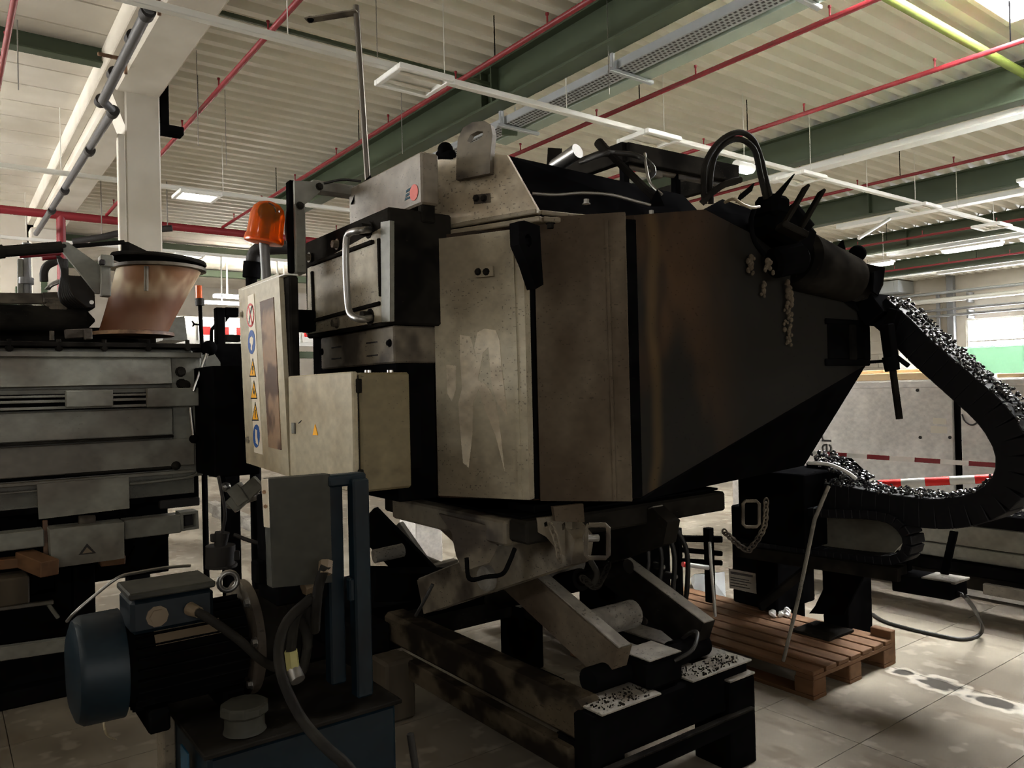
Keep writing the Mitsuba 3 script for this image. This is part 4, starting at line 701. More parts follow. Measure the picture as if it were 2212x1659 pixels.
part(sprayer, 'body', cat(bar(PD(1915, 700, 3.85), PD(1928, 795, 3.85), .06, .05), cyl(PD(1921, 770, 3.83), PD(1928, 800, 3.83), .035)), 'm_black'); part(sprayer, 'tube', cyl(PD(1928, 795, 3.85), PD(1943, 905, 3.85), .0165), 'm_dark', smooth=40)
part(sprayer, 'handle', cat(cyl(PD(1880, 782, 3.86), PD(1940, 778, 3.84), .008), cyl(PD(1938, 772, 3.84), PD(1962, 790, 3.84), .012)), 'm_black')
solo('plastic_strap', tube([PD(1790, 1050, 3.75), PD(1764, 1112, 3.72), PD(1756, 1140, 3.72), PD(1725, 1290, 3.9), PD(1692, 1428, 4.02)], .0095, 6, 3), 'm_dust', 'long pale plastic strap leaning down from the hopper to the pallet', 'strap', smooth=60)
solo('plastic_strap', tube([PD(1533, 1172, 3.9), PD(1536, 1220, 3.95), PD(1541, 1280, 4.1), PD(1545, 1330, 4.28)], .0085, 6, 3), 'm_white', 'short white plastic strap standing on the pallet boards under the tank', 'strap', smooth=60)
pa = thing('wooden_pallet', 'reddish brown wooden pallet under the carriage stand', 'pallet')
for i in range(7):
    x_ = 3.50 + i * .118; part(pa, 'deck_board', box(x_, x_ + .098, 2.22, 4.0, .122, .144, .003), 'm_wood')
for y_ in (2.22, 3.05, 3.9): part(pa, 'stringer_board', box(3.5, 4.306, y_, y_ + .1, .1, .122, .002), 'm_wood')
for y_ in (2.22, 3.05, 3.88):
    for x_ in (3.5, 3.84, 4.19): part(pa, 'block', box(x_, x_ + .115, y_, y_ + .11, .02, .1, .004), 'm_wood')
for x_ in (3.5, 3.84, 4.19): part(pa, 'bottom_board', box(x_, x_ + .115, 2.22, 3.99, 0, .02, .002), 'm_wood')
part(pa, 'wedge', box(4.27, 4.32, 2.22, 2.34, .0, .19, .004), 'm_wood')
pb = thing('wooden_pallet', 'second wooden pallet beside the first, under the tank machine', 'pallet')
for i in range(4): part(pb, 'deck_board', box(3.0 + i * .118, 3.098 + i * .118, 2.75, 4.2, .122, .144, .003), 'm_wood')
for y_ in (2.75, 3.4, 4.1): part(pb, 'stringer_board', box(3.0, 3.452, y_, y_ + .1, .1, .122, .002), 'm_wood')
for y_ in (2.75, 3.4, 4.08):
    for x_ in (3.0, 3.34): part(pb, 'block', box(x_, x_ + .112, y_, y_ + .11, .0, .1, .004), 'm_wood')
solo('crumpled_wrap', crumbs([PZ(1685 + 18 * math.sin(i * 2.1), 1322 + 6 * math.cos(i * 1.7), .16) for i in range(24)], .012, .03, 21), 'm_white', 'crumpled white wrap on the pallet beside the black box', 'wrap', kind='stuff')
# lit clutter seen through under the tank
uc = thing('floor_rack', 'dark rack frame with two shelves standing on the far side of the pallet', 'rack')
part(uc, 'shelf', bar(PD(1466, 1187, 5.0), PD(1560, 1196, 5.0), .03, .03), 'm_black'); part(uc, 'shelf', bar(PD(1466, 1211, 5.0), PD(1560, 1216, 5.0), .03, .03), 'm_black'); part(uc, 'shelf', bar(PD(1466, 1163, 5.0), PD(1560, 1165, 5.0), .03, .04), 'm_black')
part(uc, 'upright', bar(PD(1530, 1140, 5.0), PD(1535, 1300, 5.0), .05, .05), 'm_black'); part(uc, 'upright', bar(PD(1464, 1140, 5.0), PD(1468, 1300, 5.0), .04, .04), 'm_black')
solo('foil_sheet', hull([PZ(1490, 1250, .05), PZ(1565, 1235, .05), PZ(1568, 1290, .02), PZ(1500, 1275, .02), PZ(1530, 1240, .12), PZ(1500, 1240, .1)]), 'm_galv', 'bluish plastic foil lying beyond the pallet', 'foil', smooth=30)
ms_ = thing('marker_stick', 'white stick with a bright red end lying on the rack under the tank', 'stick'); part(ms_, 'stick', cyl(PD(1486, 1220, 4.92), PD(1530, 1226, 4.96), .016), 'm_white', smooth=40); part(ms_, 'red_end', cyl(PD(1475, 1219, 4.9), PD(1486, 1220, 4.92), .0165), 'm_redbright', smooth=40)
vb = thing('valve_manifold', 'black valve manifold with hoses under the tank at the pallet edge', 'valve')
part(vb, 'block', cat(box(2.9, 3.2, 3.0, 3.3, .3, .95), box(3.2, 3.45, 3.1, 3.4, .14, .7)), 'm_black')
for i in range(5): part(vb, 'fitting', cat(cyl((3.12 + .05 * i, 2.96, .45 + .07 * (i % 3)), (3.12 + .05 * i, 3.02, .45 + .07 * (i % 3)), .02), ball((3.12 + .05 * i, 2.95, .45 + .07 * (i % 3)), .014, sub=1)), 'm_steel')
for i in range(4): part(vb, 'hose', tube([(3.0 + .08 * i, 2.97, .9), (3.05 + .1 * i, 2.9, .7), (3.02 + .12 * i, 2.92, .45), (3.1 + .1 * i, 2.98, .3)], .014), 'm_rubber', smooth=60)

# ================================================================== CRATES, BARRIER AND BACKGROUND ON THE RIGHT
cr = thing('board_crate', 'tall grey board crate panel with black letters, behind the drag chain', 'crate')
zt = float(PX(1900, 822, 6.0)[2]); yg = float(PX(2058, 950, 6.0)[1])
part(cr, 'panel', box(6.0, 6.06, yg, 4.6, .02, zt, .004), 'm_crate'); part(cr, 'side', box(6.06, 7.2, yg + .02, 4.58, .02, zt - .04), 'm_crate'); part(cr, 'top_rail', box(5.985, 6.06, yg, 4.6, zt - .06, zt - .01, .003), 'm_crate')
tx = meshkit.text_mesh('er', .115, .003); v = np.asarray(tx.vertices); o_ = PX(1796, 981, 5.997)
part(cr, 'lettering', trimesh.Trimesh(o_ + np.outer(v[:, 0], [0, 0, 1]) + np.outer(v[:, 1], [0, 1, 0]) + np.outer(v[:, 2], [-1, 0, 0]), tx.faces, process=False), 'm_print')
for q in ((1904, 835), (1982, 843), (1988, 945), (2052, 945)): part(cr, 'screw', disc(PX(*q, 5.998), NX, .012, .004, 10), 'm_print')
part(cr, 'paper', plate([(2015, 902), (2044, 904), (2044, 917), (2015, 915)], (5.998, 0, 0), NX, .002), 'm_paper'); part(cr, 'paper', plate([(2011, 920), (2046, 922), (2046, 937), (2010, 935)], (5.998, 0, 0), NX, .002), 'm_paper')
part(cr, 'skid', cat(*[box(6.02, 7.1, y_, y_ + .1, 0, .02, .002) for y_ in (yg + .1, 3.4, 4.4)]), 'm_woodgrey')
cr2 = thing('board_crate', 'tall grey board crate at the right edge with cloth on top', 'crate')
part(cr2, 'panel', box(6.0, 6.06, -.6, yg - .06, .02, zt, .004), 'm_crate'); part(cr2, 'side', box(6.06, 7.2, -.58, yg - .09, .02, zt - .04), 'm_crate'); part(cr2, 'top_rail', box(5.985, 6.06, -.6, yg - .06, zt - .06, zt - .01, .003), 'm_crate')
part(cr2, 'cable', tube([PX(2078, 895, 5.99), PX(2085, 910, 5.99), PX(2100, 918, 5.99), PX(2115, 910, 5.99)], .006), 'm_rubber', smooth=60)
part(cr2, 'skid', cat(*[box(6.02, 7.1, y_, y_ + .1, 0, .02, .002) for y_ in (.0, 1.8)]), 'm_woodgrey')
solo('gap_post', box(6.03, 6.1, yg - .058, yg - .002, 0, zt - .1, .002), 'm_black', 'black strip standing for the dark gap between the two grey crates', 'post')  # black strip put in for the darkness between the crates
for i, (a, b) in enumerate(((yg - .02, 4.5), (yg - .02, 4.5))):
    solo('timber_board', box(6.0 + .16 * i, 6.14 + .16 * i, a + .1 * i, b, zt + .0, zt + .055 + .03 * i, .004), 'm_woodpale', ('pale timber board lying along the front top of the lettered crate', 'pale timber board lying behind the front one on the lettered crate')[i], 'board')
solo('timber_board', box(6.02, 6.9, -.5, yg - .3, zt, zt + .03, .004), 'm_woodpale', 'pale board lid on the right edge crate under the cloth', 'board')
cm = trimesh.creation.icosphere(3, 1.0); v = np.asarray(cm.vertices); cmn = meshkit.fbm(v * 2.2 + 5, 4)
cm.vertices = PX(2165, 824, 6.4) + np.array([0, 0, -.02]) + v * [.2, .36, .07] * (.6 + .8 * cmn[:, None])
solo('cloth', cm, 'm_cloth', 'crumpled white cloth on the right edge crate', 'cloth', smooth=60)
for i, (y0, y1) in enumerate(((3.05, 3.98), (2.1, 3.03))):
    k = thing('green_box', ('green box before the window, left one', 'green box before the window at the right edge')[i], 'box')
    part(k, 'body', box(9.0, 9.8, y0, y1, 0, 1.95 + .01 * i, .02), 'm_greenbox')
solo('upright_board', box(9.0, 9.06, 4.0, 4.5, 0, 2.0, .01), 'm_crate', 'pale upright panel left of the green boxes', 'panel')
bp_ = thing('barrier_pole', 'thick red and white striped barrier pole behind the drag chain', 'barrier')
a, b = PD(1858, 1048, 4.9), PD(2212, 1030, 4.45)
for i in range(8): part(bp_, 'stripe', cyl(a + (b - a) * i / 8 * 1.2 - (b - a) * .03, a + (b - a) * (i + 1) / 8 * 1.2 - (b - a) * .03, .0265, n=14), 'm_white' if i % 2 == 0 else 'm_redbright', smooth=40)
part(bp_, 'support', cat(cyl([*(a + (b - a) * 1.14)[:2], 0], a + (b - a) * 1.14, .02), cyl([*(a + (b - a) * 1.14)[:2], 0], [*(a + (b - a) * 1.14)[:2], .04], .14)), 'm_black')
tp = thing('barrier_tape', 'thin dark red and white barrier tape stretched across the grey crates', 'tape')
a, b = PD(1745, 978, 5.6), PD(2200, 1008, 5.1)
for i, (f0, f1, m_) in enumerate(((0, .1, 'm_white'), (.1, .2, 'm_red'), (.2, .3, 'm_white'), (.3, .41, 'm_red'), (.41, .53, 'm_white'), (.53, .65, 'm_red'), (.65, .78, 'm_white'), (.78, .92, 'm_red'), (.92, 1.0, 'm_white'))):
    part(tp, 'stripe', bar(a + (b - a) * f0, a + (b - a) * f1, .004, .032, up=(0, 0, 1), b=0), m_)
# pipes on the far right wall
for i, (z0, r_, mt, lb) in enumerate(((4.62, .05, 'm_galv', 'thin upper pipe on the far right wall'), (4.36, .085, 'm_white', 'thick pale pipe on the far right wall'), (4.02, .045, 'm_pipegrey', 'dark pipe below the thick pale one on the far right wall'), (3.82, .045, 'm_pipegrey', 'lowest dark pipe above the window on the far right wall'))):
    k = thing('wall_pipe', lb, 'pipe'); x_ = WX - .4
    part(k, 'pipe', cyl((x_, -4, z0), (x_, 17, z0), r_, n=12), mt, smooth=40)
    for y_ in (9.6, 11.6, 14.2): part(k, 'clamp', box(x_ - .1, WX, y_, y_ + .06, z0 - .16, z0 - .1 + .03), 'm_pipegrey')
hz = thing('unit_heater', 'grey sheet heater box high on the far right wall', 'heater')
part(hz, 'body', box(WX - 1.2, WX - .06, 13.6, 16.6, 4.74, 5.16, .01), 'm_galv')
for i in range(3): part(hz, 'panel', box(WX - 1.215, WX - 1.2, 13.75 + .95 * i, 14.6 + .95 * i, 4.8, 5.1, .004), 'm_galv')

# ================================================================== GREY MACHINE AT THE LEFT
YL = 4.78
def ly(l, t, r, b, dy=0.0, depth=.1, bev=.005): return face_y(l, t, r, b, YL + dy, depth, bev)
lm = thing('plank_mixer', 'long dark grey machine with ledges and bolted rails at the left edge', 'machine')
part(lm, 'body', box(-5.4, 1.22, YL + .03, 6.1, 1.02, 1.88, .01), 'm_left')  # body, base and under frame lengthened out of view to block light
part(lm, 'top_flange', box(-1.4, 1.25, YL - .04, 6.1, 1.885, 1.912, .004), 'm_dark'); part(lm, 'top_flange', box(-1.4, 1.26, YL - .02, 6.1, 1.83, 1.862, .004), 'm_left')
for x in (20, 127, 225, 320, 405): part(lm, 'flange_bolt', cat(cyl(PY(x, 751, YL - .03), PY(x, 751, YL - .03) + [0, 0, .045], .012, n=6), bolt(PY(x, 752, YL - .03), (0, -1, 0), .014, .014)), 'm_dark')
part(lm, 'ledge', hull([p for q in ((-60, 770), (368, 771), (372, 828), (-60, 838)) for p in (PY(*q, YL + (-.05 if q[1] > 800 else .0)), PY(*q, YL + .06))]), 'm_left', 'sloping ledge panel')
part(lm, 'panel', ly(-60, 840, 372, 852, -.0, .05), 'm_left'); part(lm, 'panel', cat(ly(-60, 888, 374, 950, -.03, .08), ), 'm_left')
part(lm, 'slot_rail', cat(ly(-60, 852, 440, 857, -.05, .03, .002), ly(-60, 862, 440, 868, -.05, .03, .002), ly(-60, 876, 440, 882, -.05, .03, .002)), 'm_left', 'slotted guide rail'); part(lm, 'slot', ly(-60, 850, 440, 884, -.02, .03), 'm_black')
for l, t, r, b in ((142, 843, 245, 879), (318, 838, 450, 878)): part(lm, 'clamp_plate', ly(l, t, r, b, -.075, .04), 'm_left')
part(lm, 'lip', ly(-60, 951, 376, 956, -.045, .05, .002), 'm_dark')
part(lm, 'belly_panel', ly(-60, 958, 421, 1022, -.01, .08), 'm_left', 'lower grey panel with a bluish scuff'); part(lm, 'belly_groove', ly(-60, 1022, 400, 1030, .02, .05), 'm_black')
part(lm, 'belly_tube', cat(cyl(PY(140, 1026, YL), PY(368, 1009, YL), .012), ball(PY(380, 1006, YL - .01), .026)), 'm_dark', smooth=40)
part(lm, 'bottom_rail', ly(-60, 1033, 421, 1040, -.03, .06, .003), 'm_left'); part(lm, 'bottom_beam', cat(ly(-60, 1044, 430, 1100, .03, .12)), 'm_black')
part(lm, 'thin_rail', ly(-60, 1064, 82, 1068, -.0, .02, .002), 'm_left'); part(lm, 'thin_rail', tube([PY(280, 1046, YL), PY(370, 1036, YL), PY(415, 1028, YL), PY(431, 1012, YL), PY(433, 990, YL), PY(432, 970, YL)], .009), 'm_left', smooth=60)
part(lm, 'end_plate', ly(372, 770, 436, 1030, .01, .1), 'm_left')
for q in ((390, 803), (392, 829), (400, 832)): part(lm, 'end_bolt', bolt(PY(*q, YL + .008), (0, -1, 0), .022, .016), 'm_dark')
part(lm, 'apron_plate', plate([(80, 1046), (278, 1030), (280, 1098), (84, 1122)], (0, YL - .12, 0), (0, -1, 0), .02), 'm_left', 'flat hanging apron plate')
part(lm, 'apron_tube', cyl(PY(170, 1126, YL - .03), PY(205, 1124, YL - .03), .03), 'm_arm', smooth=40)
gb = part(lm, 'gear_box', cat(plate([(107, 1144), (268, 1128), (269, 1206), (112, 1228)], (0, YL - .14, 0), (0, -1, 0), .16)), 'm_left', 'grey box with dark warning triangle')
part(gb, 'triangle', plate([(170, 1199), (188, 1174), (208, 1195)], (0, YL - .14, 0), (0, -1, 0), .003, off=.003), 'm_print'); part(gb, 'triangle', plate([(178, 1196), (188, 1182), (200, 1193)], (0, YL - .14, 0), (0, -1, 0), .003, off=.0045), 'm_copperplate')
part(lm, 'cross_beam', ly(-60, 1152, 96, 1190, -.05, .12), 'm_left'); part(lm, 'cross_beam', ly(268, 1118, 392, 1158, -.04, .12), 'm_left')
part(lm, 'beam_socket', cat(plate([(390, 1108), (428, 1103), (430, 1142), (392, 1148)], (0, YL - .05, 0), (0, -1, 0), .12, holes=[[(396, 1113), (423, 1109), (424, 1137), (397, 1142)]])), 'm_left')
part(lm, 'socket_core', ly(398, 1112, 422, 1140, .03, .04), 'm_print'); part(lm, 'socket', ly(346, 1078, 432, 1096, .0, .05), 'm_print')
part(lm, 'pillar', ly(160, 1222, 206, 1330, -.03, .12), 'm_black'); part(lm, 'pillar', ly(122, 1228, 160, 1480, .1, .12), 'm_black')
part(lm, 'red_rod', ly(93, 1124, 104, 1200, -.02, .02, .003), 'm_rustwin')
part(lm, 'gusset', plate([(270, 1166), (366, 1150), (362, 1168), (318, 1222), (270, 1222), (292, 1180)], (0, YL + .1, 0), (0, -1, 0), .04), 'm_black', 'black sloping gusset')
part(lm, 'lever', cat(cyl(PY(447, 764, YL - .1), PY(418, 845, YL - .1), .010), cyl(PY(411, 880, YL - .12), PY(418, 940, YL - .12), .011)), 'm_chrome', 'bright lever with ball grip', smooth=40)
part(lm, 'lever_grip', ball(PY(419, 948, YL - .12), .026), 'm_black', smooth=True); part(lm, 'lever_boss', ball(PY(452, 752, YL - .06), .045), 'm_black', smooth=True)
for l in ([(428, 768), (462, 762), (476, 782), (478, 808), (468, 836), (440, 838), (430, 820)], [(460, 822), (482, 815), (490, 830), (488, 872), (482, 886), (462, 880)]): part(lm, 'end_lug', plate(l, (0, YL + .03, 0), (0, -1, 0), .05), 'm_left')
part(lm, 'red_tag', ly(432, 926, 453, 968, -.02, .004), 'm_red', 'red tag')
part(lm, 'base_box', box(-5.4, .62, YL + .1, 5.9, .06, .55, .01), 'm_black'); part(lm, 'base_skid', box(-1.4, .66, YL + .0, 5.9, 0, .09, .01), 'm_black')
part(lm, 'base_bar', cat(bar(PY(-60, 1322, YL), PY(116, 1300, YL), .03, .02), bar(PY(-60, 1420, YL - .02), PY(150, 1390, YL - .02), .05, .07), bar(PY(104, 1305, YL), PY(126, 1335, YL), .02, .02)), 'm_left')
part(lm, 'under_frame', cat(box(-5.4, 1.1, YL + .2, 5.9, .55, 1.0), box(.3, .42, YL + .15, YL + .4, 0, 1.0), box(1.0, 1.12, 5.6, 5.8, 0, 1.0)), 'm_black')
# top side of the machine
part(lm, 'top_roll', cyl(PY(-60, 686, YL + .25), PY(184, 690, YL + .25), .075, n=20), 'm_dark', 'long dark roller along the top', smooth=40); part(lm, 'roll_end', hull([PY(184, 666, YL + .25), PY(205, 690, YL + .25), PY(184, 714, YL + .25), PY(186, 670, YL + .5), PY(205, 695, YL + .5), PY(186, 714, YL + .5)]), 'm_dark')
part(lm, 'back_plate', box(-1.4, 1.1, 5.2, 5.26, 1.9, 2.03), 'm_dark'); part(lm, 'top_bar', cat(bar(PY(-60, 644, YL + .3), PY(92, 646, YL + .3), .05, .06), bar(PY(92, 650, YL + .3), PY(140, 648, YL + .3), .06, .09)), 'm_arm')
part(lm, 'latch', cat(bar(PY(140, 722, YL + .05), PY(185, 720, YL + .05), .05, .05), bar(PY(182, 722, YL), PY(198, 722, YL), .06, .06), cyl(PY(112, 735, YL + .1), PY(112, 715, YL + .1), .012)), 'm_arm')
part(lm, 'drive_box', cat(face_y(146, 596, 205, 665, YL + .3, .2)), 'm_print', 'small black drive box'); part(lm, 'drive_eye', cyl(PY(198, 653, YL + .29), PY(198, 653, YL + .31), .012), 'm_chrome')
part(lm, 'bent_pipe', tube([PY(95, 608, YL + .3), PY(95, 588, YL + .3), PY(102, 574, YL + .3), PY(120, 564, YL + .3), PY(130, 555, YL + .3)], .022), 'm_print', smooth=60)
for i in range(7): part(lm, 'cable', tube([PY(126 + 3 * i, 560, YL + .15), PY(134 + 2 * i, 590 + 3 * i, YL + .12), PY(128 + 4 * i, 630, YL + .12), PY(134 + 5 * i, 652 - i, YL + .13), PY(150 + 6 * i, 664, YL + .2)], .008), 'm_rubber', smooth=60)
for i in range(3): part(lm, 'cable', tube([PY(98 + 4 * i, 625, YL + .2), PY(112, 612 + 3 * i, YL + .18), PY(128, 605 + 3 * i, YL + .16)], .006), 'm_steel', smooth=60)
part(lm, 'clamp_stack', cat(*[cbox(PY(104 + 6 * i, 650 + (i % 3) * 8, YL + .22), (.05, .05, .03), .006) for i in range(6)]), 'm_arm')
part(lm, 'pipe_post', cat(cyl(PY(60, 660, YL + .5), PY(57, 525, YL + .5), .022), cyl(PY(57, 535, YL + .5), PY(42, 545, YL + .5), .018), cyl(PY(56, 600, YL + .5), PY(56, 614, YL + .5), .04)), 'm_pipegrey', smooth=40)
part(lm, 'frame_post', cat(bar(PY(44, 560, YL + .5), PY(44, 680, YL + .5), .03, .03)), 'm_left')
# funnel with lid
fn_ = thing('filling_funnel', 'rust stained beige filling funnel with tilted neck on top of the grey machine', 'funnel')
fb, ft = PY(287, 722, YL + .2), PY(345, 583, YL + .2)
def oblique(r0, r1, p0, p1, n=32, ry=1.0):
    a = np.arange(n) * 2 * np.pi / n; m = 10; V = np.vstack([np.stack([(r0 + (r1 - r0) * t ** 1.3) * np.cos(a), (r0 + (r1 - r0) * t ** 1.3) * np.sin(a), 0 * a], 1) + np.asarray(p0) * (1 - t) + np.asarray(p1) * t for t in np.linspace(0, 1, m)])
    i, j = np.meshgrid(np.arange(m - 1), np.arange(n), indexing='ij'); q = np.stack([i * n + j, i * n + (j + 1) % n, (i + 1) * n + (j + 1) % n, (i + 1) * n + j], -1).reshape(-1, 4)
    return trimesh.Trimesh(V, np.vstack([q[:, [0, 1, 2]], q[:, [0, 2, 3]]]), process=False)
part(fn_, 'neck', oblique(.185, .235, fb, ft), 'm_funnel', 'beige neck with brown rust run', smooth=40)
part(fn_, 'base_flange', lathe([(.20, 0), (.225, .0), (.225, .02), (.19, .025)], fb - [0, 0, .012], n=28), 'm_rustwin', smooth=30)
part(fn_, 'rim', lathe([(.225, 0), (.262, .004), (.262, .022), (.225, .02)], ft + [0, 0, -.01], n=36), 'm_arm', smooth=30)
part(fn_, 'lid', lathe([(.001, 0), (.262, 0), (.268, .008), (.262, .022), (.2, .03), (.001, .032)], ft + [.0, .01, .045], (.06, -.02, 1), n=36), 'm_dark', 'round dark lid slightly raised', smooth=30)
part(fn_, 'lid_rib', hull([PY(262, 545, YL + .1), PY(340, 553, YL + .1), PY(262, 524, YL + .1), PY(276, 522, YL + .1), PY(262, 545, YL + .14), PY(340, 553, YL + .14), PY(270, 524, YL + .14)]), 'm_dark')
part(fn_, 'hinge', cat(face_y(218, 550, 246, 576, YL - .02, .1), face_y(218, 575, 240, 640, YL - .0, .06)), 'm_left', 'square hinge post'); part(fn_, 'hinge_block', face_y(216, 560, 228, 572, YL - .04, .04), 'm_print')
part(fn_, 'rib', cyl(PY(316, 575, YL - .02), PY(316, 628, YL - .01), .012), 'm_arm', smooth=40)
part(fn_, 'swing_arm', plate([(126, 532), (136, 522), (148, 524), (215, 572), (216, 634), (208, 634)], (0, YL + .05, 0), (0, -1, 0), .03), 'm_left', 'flat grey swing arm')
part(fn_, 'push_rod', cat(cyl(PY(-60, 549, YL + .02), PY(134, 533, YL + .02), .03), cyl(PY(-10, 545, YL + .0), PY(8, 543, YL + .0), .036), cyl(PY(158, 532, YL + .06), PY(268, 523, YL + .1), .012)), 'm_dark', 'dark push cylinder with thin rod', smooth=40)
part(fn_, 'arm_pin', cyl(PY(138, 531, YL + .03), PY(138, 531, YL + .08), .012), 'm_print')
part(fn_, 'red_sleeve', cat(cyl(PY(42, 553, YL + .04), PY(132, 547, YL + .04), .012), cyl(PY(90, 556, YL + .05), PY(120, 553, YL + .05), .018)), 'm_red', smooth=40)
# loose timbers under the left machine
for i, (q0, q1, w, lb) in enumerate((((52, 1205), (108, 1228), .08, 'light timber block lying on the base of the grey machine'), ((-40, 1222), (52, 1212), .05, 'brown timber at the left edge on the base of the grey machine'), ((215, 1212), (268, 1206), .05, 'orange brown timber end behind the grey gear box'))):
    solo('timber_block', bar(PY(*q0, YL - .0), PY(*q1, YL - .0 if i != 0 else YL - .25), .09, w), 'm_wood', lb, 'timber')
solo('low_timber', box(-.6, .36, YL - .12, YL + .08, .56, .70, .008), 'm_woodgrey', 'wide grey brown timber below the light block at the left edge', 'timber')
# red conduit and drain pipe on the ceiling at the left
dp = thing('drain_pipe', 'grey plastic drain pipe with black collars running along the concrete beam', 'pipe')
D1 = [PD(330, 0, 5.6), PD(238, 178, 7.4), PD(222, 218, 7.75)]
part(dp, 'pipe', cat(cyl(PX(322, 18, 1.25), PX(222, 218, 1.25), .04), cyl(PX(222, 218, 1.25), PX(244, 240, 1.36), .04), cyl(PX(244, 240, 1.36), PX(78, 505, 1.36), .04)), 'm_drain', smooth=40)
for q, x in (((318, 28), 1.25), ((286, 82), 1.25), ((246, 160), 1.25), ((218, 218), 1.25), ((244, 242), 1.36), ((194, 326), 1.36), ((140, 412), 1.36), ((112, 455), 1.36)):
    a = PX(*q, x); part(dp, 'collar', cyl(a - [0, .05, 0], a + [0, .05, 0], .052), 'm_print', smooth=40)
for y in (5.2, 6.7, 8.1): part(dp, 'bracket', cat(bar((1.25, y, 4.86), (1.52, y, 4.86), .03, .03), bar((1.49, y, 4.72), (1.49, y, 5.0), .03, .02)), 'm_rustwin', 'rusty wall bracket')
solo('pipe_lamp_rod', cat(cyl((-.05 + .7, 8.6, 4.55), (-.05 + .7, 8.6, DECK + .02), .006)), 'm_steel', 'thin hanger rod hooking down from the plank ceiling at the left', 'rod')
for i, (x, y, z0) in enumerate(((2.75, 9.2, 4.3), (4.1, 7.4, 4.2), (3.2, 6.2, 4.55), (5.0, 5.1, 4.3), (2.2, 8.3, 4.2))): solo('hanging_wire', cyl((x, y, z0), (x, y, DECK + .01), .004, n=6), 'm_steel', ('bare wire hanging from the deck just right of the column', 'bare wire hanging from the deck left of the pole', 'short bare wire hanging above the long rail near the pole', 'bare wire hanging beside the first green beam', 'bare wire hanging close to the column edge')[i], 'wire')

# ================================================================== BLUE HYDRAULIC POWER UNIT IN FRONT
hu = thing('hydraulic_power_unit', 'dark petrol blue hydraulic power unit with electric motor, grey plate and hoses in the foreground', 'machine')
part(hu, 'oil_tank', cat(box(.585, 1.17, 2.235, 2.80, .06, .595, .012)), 'm_blue', 'blue oil tank'); part(hu, 'tank_lid', box(.57, 1.185, 2.22, 2.815, .596, .61, .003), 'm_dark')
part(hu, 'tank_foot', box(.62, .7, 2.26, 2.78, 0, .06), 'm_black'); part(hu, 'tank_foot', box(1.05, 1.13, 2.26, 2.78, 0, .06), 'm_black'); part(hu, 'side_stripe', box(.560, .566, 2.36, 2.44, .0, .57, .001), 'm_bluelight'); part(hu, 'side_post', box(.548, .584, 2.60, 2.70, 0, .60, .004), 'm_arm')
MY, MZ = 2.60, .80
mt = part(hu, 'motor', cyl((.425, MY, MZ), (.78, MY, MZ), .135, n=36), 'm_motor', 'black finned motor body', smooth=30)
for i in range(14):
    a = math.radians(100 + i * 13); part(mt, 'fin', cbox((.615, MY + .143 * math.cos(a), MZ + .143 * math.sin(a)), (.32, .02, .005), .001, np.stack([[1, 0, 0], [0, math.cos(a), math.sin(a)], [0, -math.sin(a), math.cos(a)]], 1)), 'm_black')
part(mt, 'fan_cover', lathe([(.001, 0), (.11, .0), (.145, .012), (.158, .03), (.160, .135), (.150, .137), (.001, .137)], (.295, MY, MZ), (1, 0, 0), 40), 'm_blue', 'rounded blue fan cover', smooth=35)
tb = part(mt, 'terminal_box', cat(box(.43, .66, 2.42, 2.60, .92, 1.02, .012)), 'm_blue', 'blue terminal box'); part(tb, 'cover', box(.425, .665, 2.415, 2.605, 1.022, 1.042, .005), 'm_plate')
part(tb, 'plug', bolt((.50, 2.42, .965), (0, -1, 0), .022, .012), 'm_copperplate'); part(tb, 'gland', cyl((.59, 2.42, .97), (.605, 2.38, .965), .02, .016), 'm_copperplate', smooth=40)
part(tb, 'cable', tube([(.597, 2.40, .968), (.625, 2.34, .95), (.70, 2.31, .88), (.77, 2.32, .80), (.85, 2.36, .74), (.92, 2.42, .70)], .0135), 'm_hose', 'thick brown cable', smooth=60)
part(mt, 'name_plate', cbox((.60, MY - .115, MZ + .085), (.19, .05, .003), .001, np.stack([[1, 0, 0], [0, .62, .78], [0, -.78, .62]], 1)), 'm_copperplate', 'blank metal plate')
part(mt, 'flange', lathe([(.10, 0), (.185, 0), (.185, .025), (.10, .028)], (.79, MY, MZ), (1, 0, 0), 36), 'm_arm', smooth=30); part(mt, 'bell_housing', cyl((.815, MY, MZ), (.95, MY, MZ), .15, .13, n=32), 'm_dark', smooth=30)
for a in (2.2, 3.0, 4.0): part(mt, 'flange_bolt', bolt((.79, MY + .165 * math.cos(a), MZ + .165 * math.sin(a)), (-1, 0, 0), .012, .014), 'm_steel')
part(mt, 'lifting_eye', cat(trimesh.creation.torus(.03, .009, 14, 8).apply_transform(trimesh.transformations.rotation_matrix(math.pi / 2, [1, 0, 0])).apply_translation((.755, MY, MZ + .19))), 'm_steel', smooth=True)
part(mt, 'foot', box(.48, .54, 2.46, 2.74, .61, .68), 'm_black'); part(mt, 'foot', box(.70, .76, 2.46, 2.74, .61, .68), 'm_black'); part(hu, 'pump', cat(box(.95, 1.1, 2.52, 2.68, .68, .9, .02), cyl((1.02, 2.5, .8), (1.02, 2.4, .8), .03)), 'm_black')
fc = part(hu, 'filler_cap', lathe([(.055, 0), (.062, .004), (.058, .012), (.056, .05), (.06, .055)], (.71, 2.31, .61), n=24), 'm_plate', 'round filler neck with ribbed cap', smooth=30); part(fc, 'cap', lathe([(.066, 0), (.07, .005), (.07, .024), (.062, .03), (.001, .031)], (.71, 2.31, .665), n=10), 'm_plate')
